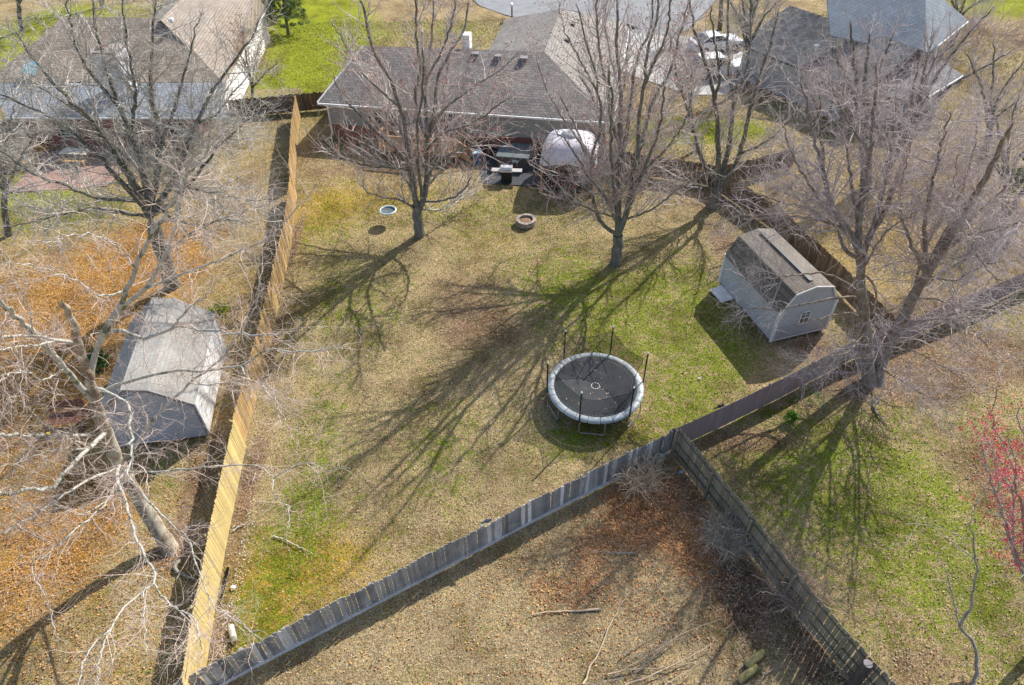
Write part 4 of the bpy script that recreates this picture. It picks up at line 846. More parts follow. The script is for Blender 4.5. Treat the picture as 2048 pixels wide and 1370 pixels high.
# wooden furniture on the left brick patio
pt = thing('picnic_table', 'orange wooden picnic table with a pale sunlit top on the brick patio', 'table', G(160, 322)); pf_ = frame(G(160, 322), R(-8))
m = MB()
for k in range(6): m.obox(pf_(-1.0, -.42 + k * .145, .72), pf_(2.0, 0, 0) - pf_(0, 0, 0), pf_(0, .13, 0) - pf_(0, 0, 0), (0, 0, .04), 0, float(rng.uniform(.9, 1.1)))
m.build('tabletop', plain('pale_top', (.68, .60, .50), .7, tint=True), pt)
for s_ in (-1, 1):
    m = MB()
    for k in range(2): m.obox(pf_(-1.0, s_ * .78 - .14 + k * .14, .42), pf_(2.0, 0, 0) - pf_(0, 0, 0), pf_(0, .125, 0) - pf_(0, 0, 0), (0, 0, .04))
    m.build('bench', M['orange_wood'], pt)
    m = MB(); m.bar(pf_(s_ * .75, -.35, .7), pf_(s_ * .75, -.75, 0), .09, .04); m.bar(pf_(s_ * .75, .35, .7), pf_(s_ * .75, .75, 0), .09, .04); m.bar(pf_(s_ * .75, -.85, .39), pf_(s_ * .75, .85, .39), .09, .04); m.build('leg', M['orange_wood'], pt)
def adirondack(label, px, py, ang, wd=.7):
    t = thing('slatted_chair', label, 'chair', G(px, py), 0, 'orange wooden patio seats'); f = frame(G(px, py), ang)
    m = MB()
    for k in range(5): m.slab([f(-wd / 2, -.35 + k * .13, .42 - k * .035), f(wd / 2, -.35 + k * .13, .42 - k * .035), f(wd / 2, -.24 + k * .13, .39 - k * .035), f(-wd / 2, -.24 + k * .13, .39 - k * .035)], .03)
    m.build('seat', M['orange_wood'], t)
    m = MB(); nn = int(wd / .12)
    for k in range(nn): m.slab([f(-wd / 2 + k * .12, .28, .25), f(-wd / 2 + k * .12 + .1, .28, .25), f(-wd / 2 + k * .12 + .1, .62, 1.05), f(-wd / 2 + k * .12, .62, 1.05)], .025, 0, float(rng.uniform(.9, 1.1)), (0, -1, .3))
    m.build('backrest', M['orange_wood'], t)
    for s_ in (-1, 1):
        m = MB(); m.bar(f(s_ * (wd / 2 + .06), -.4, .6), f(s_ * (wd / 2 + .06), .45, .6), .13, .03); m.build('armrest', M['orange_wood'], t)
        m = MB(); m.bar(f(s_ * (wd / 2 + .02), -.32, 0), f(s_ * (wd / 2 + .02), -.32, .6), .09, .04, up=hu); m.bar(f(s_ * (wd / 2 + .02), -.3, .35), f(s_ * (wd / 2 + .02), .6, .05), .04, .1); m.build('leg', M['orange_wood'], t)
adirondack('wide orange slatted seat at the left end of the brick patio', 78, 302, R(150), 1.3)
adirondack('small orange slatted chair nearest the lawn on the brick patio', 62, 330, R(120), .65)
bx = thing('garden_bench', 'long orange wooden bench against the maroon brick wall', 'bench', G(240, 272)); f = frame(G(240, 272), R(-4))
m = MB()
for k in range(3): m.obox(f(-1.6, k * .15, .42), f(3.2, 0, 0) - f(0, 0, 0), f(0, .13, 0) - f(0, 0, 0), (0, 0, .04))
m.build('seat', M['orange_wood'], bx)
m = MB(); m.obox(f(-1.6, .45, .65), f(3.2, 0, 0) - f(0, 0, 0), f(0, .04, 0) - f(0, 0, 0), (0, 0, .3)); m.build('backrest', M['orange_wood'], bx)
for a in (-1.4, 0, 1.4):
    m = MB(); m.box(f(a, .22, .21), (.09, .4, .42), 0); m.box(f(a, .46, .45), (.09, .05, .9), 0); m.build('leg', M['orange_wood'], bx)
cs = thing('wooden_swing_frame', 'dark red wooden bench with posts left of the pale barn', 'bench', G(140, 850)); f = frame(G(140, 850), R(6))
M['redwood'] = wood('dark_redwood', (.16, .07, .045), (.26, .12, .075), 2, var=.3)
m = MB()
for k in range(5): m.obox(f(-.7, -.35 + k * .15, .48), f(1.5, 0, 0) - f(0, 0, 0), f(0, .13, 0) - f(0, 0, 0), (0, 0, .04))
m.build('seat', M['redwood'], cs)
m = MB(); m.obox(f(-.7, .42, .7), f(1.5, 0, 0) - f(0, 0, 0), f(0, .04, 0) - f(0, 0, 0), (0, .05, .4)); m.build('backrest', M['redwood'], cs)
for a, b in ((-.68, -.35), (.75, -.35), (-.68, .42), (.75, .42)):
    m = MB(); m.box(f(a, b, .35), (.08, .08, .7)); m.build('leg', M['redwood'], cs)
yp = thing('marker_post', 'short yellow post standing in the leaf litter by the red bench', 'post', G(107, 882)); m = MB(); m.box(G(107, 882) + (0, 0, .25), (.09, .09, .5)); m.box(G(107, 882) + (0, 0, .53), (.11, .11, .04)); m.build('post_body', plain('yellow_paint', (.65, .50, .06), .6), yp)
yb = thing('gate_panel', 'bright yellow wooden panel where the fences meet at the lower left', 'gate', (-10.6, 8.1, 0)); m = MB()
for k in range(8):
    p = np.array([-10.66 - k * .15, 8.02 - k * .05, .05]); m.obox(p, (-.14, -.047, 0), (.007, -.02, 0), (0, 0, 1.62), 0, float(rng.uniform(.9, 1.1)))
m.build('boards', M['tan_new'], yb); m = MB(); m.bar((-10.6, 8.1, 1.3), (-11.9, 7.67, 1.3), .05, .1); m.build('rail', M['tan_new'], yb)

# ------------------------------------------------------------------ trees: measured limbs + grown twigs
def catmull(P, n):
    P = np.asarray(P, float)
    if len(P) == 2: return resample(P, n)
    Q = np.vstack([2 * P[0] - P[1], P, 2 * P[-1] - P[-2]]); out = []
    for i in range(1, len(Q) - 2):
        for t in np.linspace(0, 1, 8, endpoint=False):
            a, b, c, d = Q[i - 1], Q[i], Q[i + 1], Q[i + 2]
            out.append(.5 * ((2 * b) + (-a + c) * t + (2 * a - 5 * b + 4 * c - d) * t * t + (-a + 3 * b - 3 * c + d) * t ** 3))
    out.append(P[-1]); return resample(out, n)
def tubes(P, Rr, k):
    """P (N,n,3), Rr (N,n) -> verts, quads"""
    N, n, _ = P.shape
    d = np.empty_like(P); d[:, 1:-1] = P[:, 2:] - P[:, :-2]; d[:, 0] = P[:, 1] - P[:, 0]; d[:, -1] = P[:, -1] - P[:, -2]
    d /= np.linalg.norm(d, axis=2, keepdims=True) + 1e-9
    ref = np.where(np.abs(d[:, :1, 2:3]) < .8, np.array([0, 0, 1.0]), np.array([1.0, 0, 0])) * np.ones((N, n, 1))
    a = np.cross(d, ref); a /= np.linalg.norm(a, axis=2, keepdims=True) + 1e-9; b = np.cross(d, a)
    an = 2 * np.pi * np.arange(k) / k
    V = P[:, :, None, :] + (a[:, :, None, :] * np.cos(an)[None, None, :, None] + b[:, :, None, :] * np.sin(an)[None, None, :, None]) * Rr[:, :, None, None]
    ix = np.arange(N * n * k).reshape(N, n, k); nx2 = np.roll(ix, -1, 2)
    F = np.stack([ix[:, :-1], nx2[:, :-1], nx2[:, 1:], ix[:, 1:]], -1).reshape(-1, 4)
    return V.reshape(-1, 3), F
def unit(v): return v / (np.linalg.norm(v, axis=-1, keepdims=True) + 1e-9)
def spawn(rg, P, Rr, dens, tmin, tmax, ang, angj, L0, Lt, nseg, up, jit, r0, rmax=.65, tip=.35, Lmin=.12, droop=0.0, zmin=-1, mids=None):
    """children along parent polylines: returns (M,nseg+1,3),(M,nseg+1)"""
    N, n, _ = P.shape; seg = np.linalg.norm(np.diff(P, axis=1), axis=2); Ls = seg.sum(1)
    cnt = rg.poisson(dens * Ls * (tmax - tmin)); M_ = int(cnt.sum())
    if M_ == 0: return np.zeros((0, nseg + 1, 3)), np.zeros((0, nseg + 1))
    pi = np.repeat(np.arange(N), cnt); t = rg.uniform(tmin, tmax, M_); f = t * (n - 1); i0 = np.minimum(f.astype(int), n - 2); fr = (f - i0)[:, None]
    p = P[pi, i0] * (1 - fr) + P[pi, i0 + 1] * fr; pr = Rr[pi, i0] * (1 - fr[:, 0]) + Rr[pi, i0 + 1] * fr[:, 0]
    tg = unit(P[pi, i0 + 1] - P[pi, i0]); rnd = unit(rg.normal(size=(M_, 3))); pp = unit(np.cross(tg, rnd))
    a = np.radians(rg.normal(ang, angj, M_))[:, None]; d = tg * np.cos(a) + pp * np.sin(a)
    d = unit(d + np.array([0, 0, 1.0]) * (up - droop))
    L = L0 * (1 - Lt * t) * rg.uniform(.55, 1.25, M_) ; L = np.minimum(np.maximum(L, Lmin), .8 * np.maximum(Ls[pi], Lmin * 1.3))
    r = np.minimum(r0 * rg.uniform(.7, 1.2, M_) * (L / L0) ** .5, pr * rmax)
    Q = np.empty((M_, nseg + 1, 3)); Q[:, 0] = p
    for s in range(nseg):
        d = unit(d + rg.normal(0, jit, (M_, 3)) + np.array([0, 0, 1.0]) * (up * .45 - droop) / nseg * 2); Q[:, s + 1] = Q[:, s] + d * (L / nseg)[:, None]
    RR_ = r[:, None] * np.linspace(1, tip, nseg + 1)[None]
    if zmin > -1: k = Q[:, -1, 2] > zmin; Q, RR_ = Q[k], RR_[k]
    k = Q[:, :, 2].min(1) > .1; return Q[k], RR_[k]
def nearest_on(stems, px, py):
    best = None
    for P, Rr in stems:
        q = PX(P); dd = (q[:, 0] - px) ** 2 + (q[:, 1] - py) ** 2; i = int(dd.argmin())
        if best is None or dd[i] < best[0]: best = (dd[i], P[i], Rr[i])
    return best
def tree(name, label, cat, base, stems, mats, levels, seed, group=None, budc=None, bud_sz=.03, bud_n=1.0, jitter=.04, limb_k=9, crown_name='crown', bud_all=False):
    """base: photo pixel of the foot (or world xyz).  stems: dicts(p=[px..], dy= depth change of the tip | z= tip height, r=(r0,r1), root=bool)"""
    rg = np.random.default_rng(seed); B = G(*base) if len(base) == 2 else np.array(base, float)
    t = thing(name, label, cat, B, 0, group); ST = []
    for s in stems:
        pts = s['p']; 
        if s.get('root') or not ST: p0 = B + np.array([*(s.get('off', (0, 0))), -.5]); r0 = s['r'][0]
        else:
            _, p0, rp = nearest_on(ST, *pts[0]); r0 = min(s['r'][0], rp * 1.0)
        cum = np.r_[0, np.cumsum(np.linalg.norm(np.diff(np.array(pts, float), axis=0), axis=1))]; cum /= cum[-1]
        Q = [p0]
        for (x, y), f in zip(pts[1:], cum[1:]):
            if 'z' in s: Q.append(G(x, y, p0[2] + (s['z'] - p0[2]) * f ** s.get('pw', 1.0)))
            else: Q.append(onY(x, y, p0[1] + s.get('dy', 0) * f))
        n = s.get('n', 26); C_ = catmull(Q, n); C_[1:] += rg.normal(0, jitter, (n - 1, 3)) * np.linspace(.3, 1, n - 1)[:, None]
        rr = r0 + (s['r'][1] - r0) * np.linspace(0, 1, n) ** s.get('rp', .8)
        if s.get('root') or len(ST) == 0: rr[0] *= 1.28; rr[1] *= 1.06
        ST.append((C_, rr))
    V = []; F = []; MI = []; o = 0
    for (P, r), s in zip(ST, stems):
        r = r.copy(); r[-1] = .003 if s.get('n', 26) != 8 else r[-1]
        v, f = tubes(P[None], r[None], limb_k if r[0] > .06 else 7); V.append(v); F.append(f + o); o += len(v)
        MI += [s.get('m', 0)] * len(f)
        # closed tip
    mesh_np('trunk', np.vstack(V), [np.vstack(F)], mats[:-1] if len(mats) > 1 else mats, t, smooth=True, midx=MI)
    n = 26; P = np.stack([resample(np.c_[p, r], n)[:, :3] for p, r in ST]); Rr = np.stack([resample(np.c_[p, r], n)[:, 3] for p, r in ST])
    for i_, s in enumerate(stems):
        if s.get('gd'): a_ = int(n * s['gd']); P[i_] = resample(P[i_][a_:], n); Rr[i_] = np.interp(np.linspace(a_, n - 1, n), np.arange(n), Rr[i_])
    grow_on = np.array([s.get('g', 1) for s in stems]) > 0; P, Rr = P[grow_on], Rr[grow_on]
    V = []; F = []; o = 0; tips = []; cur = [(P, Rr)]
    for li, lv in enumerate(levels):
        lv = dict(lv); also = lv.pop('also', 0); k = lv.pop('k', 3); nxt = []
        for (p, r) in cur[:1 + also]:
            q, qr = spawn(rg, p, r, **lv)
            if len(q): nxt.append((q, qr)); v, f = tubes(q, qr, k); V.append(v); F.append(f + o); o += len(v)
        # pool arrays of equal seg count
        if nxt: 
            q = np.concatenate([a for a, _ in nxt]); qr = np.concatenate([b for _, b in nxt]); cur = [(q, qr)] + cur
    tips = cur[0][0]
    mesh_np(crown_name, np.vstack(V), [np.vstack(F)], mats[-1], t)
    if budc:
        allp = [c[0] for c in cur[:2]]; T = np.concatenate([a[:, -1] for a in allp] + [a[:, 1] for a in allp[:1]]); T = np.concatenate([T] + [a.reshape(-1, 3) for a in allp]) if bud_all else T; T = T[rg.uniform(size=len(T)) < bud_n]
        N = len(T); u = unit(rg.normal(size=(N, 3))); v_ = unit(np.cross(u, rg.normal(size=(N, 3)))); w_ = np.cross(u, v_); s_ = bud_sz * rg.uniform(.6, 1.4, (N, 1))
        VV = np.stack([T - u * s_, T + v_ * s_ * .6, T + u * s_ + 0, T - v_ * s_ * .6, T + w_ * s_ * .5], 1).reshape(-1, 3); b = np.arange(N)[:, None] * 5
        FF = np.concatenate([b + [0, 1, 4], b + [1, 2, 4], b + [2, 3, 4], b + [3, 0, 4]]); ob = mesh_np('buds', VV, [FF], budc, t)
        ob['kind'] = 'stuff'
    return t, ST

def lv(dens, ang, L0, r0, nseg=4, tmin=.2, up=.1, jit=.12, Lt=.5, **k):
    d = dict(dens=dens, tmin=tmin, tmax=1.0, ang=ang, angj=12, L0=L0, Lt=Lt, nseg=nseg, up=up, jit=jit, r0=r0); d.update(k); return d
M['bark_grey'] = bark('grey_maple_bark', (.10, .095, .085), (.26, .25, .225), (.17, .18, .13), 5)
M['bark_dark'] = bark('dark_tree_bark', (.075, .072, .062), (.21, .20, .175), (.13, .15, .10), 5)
M['bark_birch'] = bark('peeling_birch_bark', (.16, .12, .09), (.36, .31, .26), (.22, .17, .13), 6)
M['bark_brown'] = bark('sycamore_lower_bark', (.15, .10, .065), (.38, .30, .22), (.50, .46, .36), 5, .6)
M['bark_white'] = bark('sycamore_white_limb', (.40, .39, .33), (.62, .61, .56), (.20, .21, .14), 6, -.5, .5)
M['bark_pale'] = bark('pale_limb_bark', (.22, .19, .15), (.46, .42, .36), None, 7)
M['twig_red'] = plain('maple_twig', (.60, .53, .485), .8, var=.4, sc=3)
M['twig_grey'] = plain('grey_twig', (.56, .52, .46), .8, var=.4, sc=3)
M['twig_mauve'] = plain('mauve_twig', (.57, .48, .455), .8, var=.45, sc=2)
M['twig_tan'] = plain('tan_twig', (.62, .50, .42), .8, var=.4, sc=3)
M['twig_orange'] = plain('rusty_twig', (.50, .38, .28), .8, var=.4, sc=3)
M['bud_red'] = plain('red_bud', (.55, .12, .07), .7, var=.5, sc=3)
M['bud_bright'] = plain('bright_red_bud', (.85, .08, .13), .6, var=.3, sc=3)
M['bud_orange'] = plain('orange_bud', (.55, .28, .10), .7, var=.4, sc=3)

MAPLE = [lv(2.5, 38, 3.0, .036, 6, up=.24, jit=.12, k=5, tmin=.08, angj=16), lv(2.6, 42, 1.5, .022, 5, up=.16, jit=.2, also=1), lv(2.7, 48, .75, .0150, 3, up=.10, jit=.28, also=1)]
# left maple (two stems from a low fork)
tree('maple_tree', 'bare maple with reddish buds and twin stems rising in front of the brick based house', 'tree', (838, 472), [
    dict(p=[(838, 472), (836, 440), (832, 412)], r=(.34, .26), dy=0.0, n=8, g=0),
    dict(p=[(834, 425), (823, 359), (815, 290), (809, 253), (799, 212), (779, 154), (751, 113), (738, 68), (715, -30)], r=(0.193, 0.046), dy=-1.4),
    dict(p=[(840, 430), (852, 380), (854, 342), (854, 290), (854, 256), (852, 205), (850, 154), (861, 102), (864, 51), (868, -60)], r=(0.206, 0.027), dy=2.6),
    dict(p=[(854, 270), (866, 240), (871, 205), (876, 154), (902, 102), (932, 51), (940, -40)], r=(0.126, 0.039), dy=4.8),
    dict(p=[(860, 250), (888, 219), (922, 191), (963, 164), (1000, 140), (1040, 100)], r=(0.087, 0.031), dy=3.8),
    dict(p=[(809, 250), (833, 239), (830, 188), (840, 137), (833, 85), (830, -40)], r=(0.096, 0.039), dy=-2.8),
    dict(p=[(823, 350), (799, 310), (770, 280), (730, 240), (690, 200), (665, 150)], r=(0.096, 0.031), dy=-2.3),
    dict(p=[(799, 212), (760, 180), (720, 140), (690, 90), (660, 40)], r=(0.077, 0.031), dy=3.2),
    dict(p=[(838, 410), (825, 330), (800, 260), (770, 200), (745, 150)], r=(0.106, 0.046), dy=5.5), dict(p=[(850, 390), (870, 310), (885, 240), (890, 170), (905, 90)], r=(0.106, 0.046), dy=6.0),
    dict(p=[(848, 400), (835, 320), (835, 250), (845, 180), (845, 90)], r=(0.106, 0.046), dy=-3.5), dict(p=[(836, 400), (805, 350), (770, 310), (735, 280), (700, 260)], r=(0.077, 0.031), dy=4.0),
    dict(p=[(852, 380), (890, 330), (925, 290), (960, 240), (985, 180)], r=(0.077, 0.031), dy=4.5),
    dict(p=[(834, 415), (800, 400), (770, 396), (742, 386), (716, 368)], r=(0.067, 0.031), dy=-1.8),
    dict(p=[(850, 400), (880, 402), (905, 395), (928, 378), (945, 352)], r=(0.077, 0.031), dy=-2.3),
    dict(p=[(845, 418), (880, 420), (915, 398), (950, 370), (985, 350)], r=(0.058, 0.023), dy=4.8),
    dict(p=[(853, 350), (880, 320), (920, 300), (960, 285), (1010, 270)], r=(0.077, 0.031), dy=-3.2),
    dict(p=[(820, 340), (780, 335), (735, 330), (690, 318), (650, 300)], r=(0.067, 0.031), dy=-4.1),
    dict(p=[(855, 300), (890, 265), (940, 250), (990, 215), (1030, 190)], r=(0.067, 0.031), dy=-3.4),
    dict(p=[(850, 160), (880, 110), (905, 40), (915, -40)], r=(0.067, 0.031), dy=-3.4), dict(p=[(815, 280), (775, 215), (735, 175), (705, 120)], r=(0.067, 0.031), dy=6.4)],
    [M['bark_grey'], M['twig_red']], MAPLE, 21, budc=M['bud_red'], bud_sz=.036, bud_n=.6)
# right maple
tree('maple_tree', 'tall bare maple with many upright stems standing behind the trampoline', 'tree', (1232, 528), [
    dict(p=[(1232, 528), (1234, 500), (1238, 470)], r=(.34, .27), dy=0.0, n=8, g=0),
    dict(p=[(1238, 475), (1237, 420), (1236, 340), (1240, 263), (1243, 204), (1237, 146), (1234, 88), (1233, -40)], r=(0.183, 0.046), dy=1.3),
    dict(p=[(1236, 350), (1252, 270), (1261, 204), (1268, 150), (1279, 102), (1302, 58), (1305, -40)], r=(0.126, 0.039), dy=3.2),
    dict(p=[(1240, 465), (1255, 420), (1265, 350), (1275, 292), (1278, 233), (1287, 175), (1290, 131), (1296, 88), (1313, 44), (1316, -40)], r=(0.174, 0.039), dy=-1.4),
    dict(p=[(1268, 330), (1290, 263), (1305, 204), (1331, 160), (1348, 117), (1362, 60), (1378, 0)], r=(0.115, 0.039), dy=3.8),
    dict(p=[(1230, 470), (1208, 452), (1194, 430), (1187, 405), (1182, 370), (1181, 330), (1192, 280), (1202, 248), (1197, 190), (1188, 131), (1167, 73), (1150, 0)], r=(0.115, 0.031), dy=-1.8),
    dict(p=[(1236, 300), (1222, 240), (1215, 180), (1200, 110), (1195, 30), (1190, -40)], r=(0.096, 0.031), dy=-2.3),
    dict(p=[(1262, 380), (1300, 330), (1340, 290), (1370, 240), (1385, 190)], r=(0.087, 0.031), dy=-2.8),
    dict(p=[(1187, 400), (1160, 370), (1125, 350), (1090, 320), (1060, 290)], r=(0.058, 0.023), dy=-3.4),
    dict(p=[(1236, 440), (1200, 425), (1160, 410), (1120, 395), (1085, 372)], r=(0.058, 0.023), dy=-3.4),
    dict(p=[(1246, 440), (1290, 425), (1330, 400), (1365, 372), (1400, 355)], r=(0.067, 0.023), dy=-3.4),
    dict(p=[(1237, 440), (1222, 350), (1205, 270), (1185, 200), (1160, 150)], r=(0.106, 0.046), dy=5.5), dict(p=[(1240, 420), (1248, 330), (1245, 240), (1250, 150), (1262, 60)], r=(0.115, 0.046), dy=7.5),
    dict(p=[(1238, 450), (1205, 380), (1175, 310), (1150, 250), (1120, 190)], r=(0.087, 0.039), dy=3.5), dict(p=[(1250, 440), (1285, 350), (1310, 290), (1325, 230), (1345, 190)], r=(0.106, 0.046), dy=5.0),
    dict(p=[(1238, 450), (1228, 380), (1222, 300), (1225, 220), (1218, 130)], r=(0.106, 0.046), dy=-3.2), dict(p=[(1248, 430), (1275, 370), (1300, 310), (1320, 250), (1330, 160)], r=(0.096, 0.039), dy=-3.4),
    dict(p=[(1238, 455), (1215, 400), (1175, 350), (1145, 300), (1110, 260)], r=(0.077, 0.031), dy=-2.5),
    dict(p=[(1243, 200), (1225, 130), (1212, 60), (1215, -20)], r=(0.077, 0.031), dy=4.5), dict(p=[(1285, 180), (1310, 120), (1335, 60), (1340, -10)], r=(0.077, 0.031), dy=-3.2),
    dict(p=[(1181, 330), (1150, 270), (1115, 220), (1085, 160), (1070, 100)], r=(0.067, 0.023), dy=3.2), dict(p=[(1197, 190), (1160, 120), (1130, 60), (1115, 0)], r=(0.058, 0.023), dy=2.6),
    dict(p=[(1275, 292), (1320, 250), (1350, 200), (1375, 150)], r=(0.067, 0.023), dy=5.1)],
    [M['bark_grey'], M['twig_red']], MAPLE, 22, budc=M['bud_red'], bud_sz=.036, bud_n=.5)
# multi-stem tree at the far corner
tree('maple_tree', 'dark multi-stemmed bare tree at the far corner of the lawn fence', 'tree', (1427, 412), [
    dict(p=[(1427, 412), (1430, 395), (1434, 370)], r=(.42, .34), dy=0.0, n=8, g=0),
    dict(p=[(1432, 375), (1437, 330), (1436, 286), (1430, 204), (1413, 131), (1389, 58), (1375, -20)], r=(0.193, 0.046), dy=-1.1),
    dict(p=[(1434, 370), (1457, 300), (1462, 250), (1466, 204), (1460, 150), (1454, 100), (1457, -20)], r=(0.193, 0.046), dy=2.6),
    dict(p=[(1434, 375), (1470, 330), (1490, 270), (1500, 222), (1520, 150), (1540, 90), (1560, 10)], r=(0.174, 0.046), dy=0.6),
    dict(p=[(1430, 370), (1405, 320), (1385, 260), (1370, 200), (1350, 140), (1340, 60)], r=(0.135, 0.039), dy=-2.1),
    dict(p=[(1466, 210), (1490, 150), (1500, 90), (1505, 0)], r=(0.106, 0.031), dy=3.8), dict(p=[(1430, 210), (1440, 150), (1430, 90), (1420, 10)], r=(0.096, 0.031), dy=-2.8),
    dict(p=[(1480, 310), (1520, 290), (1560, 260), (1600, 215)], r=(0.087, 0.031), dy=-2.3), dict(p=[(1434, 380), (1400, 372), (1365, 360), (1330, 350)], r=(0.067, 0.031), dy=-2.3)],
    [M['bark_dark'], M['twig_red']], MAPLE, 23, budc=M['bud_red'], bud_sz=.026, bud_n=.5)
DARKT = [lv(3.8, 46, 3.3, .040, 6, up=.08, jit=.18, k=5, tmin=.05, angj=20), lv(3.4, 48, 1.8, .023, 5, up=.04, jit=.26, also=1), lv(3.6, 50, .9, .0155, 3, up=.02, jit=.3, also=1)]
# big dark spreading tree behind the barn
tree('spreading_tree', 'large dark spreading bare tree behind the pale barn in the left yard', 'tree', (342, 572), [
    dict(p=[(342, 572), (330, 520), (312, 465), (300, 430)], r=(.42, .34), dy=0, n=10, g=0),
    dict(p=[(300, 440), (282, 394), (259, 350), (232, 310), (205, 270), (175, 235), (120, 180), (70, 120), (20, 50)], r=(.24, .03), dy=-.5),
    dict(p=[(298, 425), (262, 385), (226, 345), (185, 300), (140, 262), (80, 225), (0, 190), (-60, 160)], r=(.16, .02), dy=-1.5),
    dict(p=[(300, 425), (292, 370), (280, 320), (262, 270), (240, 215), (222, 170), (205, 110), (190, 40), (180, -40)], r=(.20, .03), dy=.5),
    dict(p=[(302, 425), (312, 360), (318, 300), (312, 240), (302, 190), (303, 130), (306, 60), (310, -40)], r=(.20, .03), dy=1.2),
    dict(p=[(304, 430), (340, 370), (368, 310), (392, 250), (420, 190), (460, 130), (500, 80), (530, 20)], r=(.17, .02), dy=.8),
    dict(p=[(303, 430), (352, 400), (400, 340), (440, 290), (480, 250), (540, 215)], r=(.13, .02), dy=-1.0),
    dict(p=[(290, 400), (245, 400), (190, 395), (130, 370), (70, 350), (0, 300), (-40, 280)], r=(.12, .02), dy=-1.6),
    dict(p=[(300, 440), (240, 425), (180, 418), (120, 430), (60, 445), (0, 455)], r=(.10, .02), dy=-2.0),
    dict(p=[(318, 300), (345, 230), (365, 160), (385, 90), (400, 20)], r=(.10, .02), dy=1.4), dict(p=[(240, 215), (200, 170), (160, 110), (140, 40), (130, -20)], r=(.10, .02), dy=-.8),
    dict(p=[(222, 290), (180, 240), (120, 200), (60, 160), (0, 110)], r=(.09, .02), dy=1.0), dict(p=[(262, 270), (270, 200), (262, 130), (250, 60), (246, -20)], r=(.10, .02), dy=-.9),
    dict(p=[(340, 370), (400, 380), (450, 390), (500, 400), (540, 395)], r=(.08, .015), dy=-1.6), dict(p=[(305, 400), (350, 440), (400, 450), (450, 440), (510, 445)], r=(.07, .015), dy=-2.4),
    dict(p=[(392, 250), (430, 230), (470, 180), (500, 150)], r=(.07, .015), dy=1.2)],
    [M['bark_dark'], M['twig_grey']], DARKT, 31)
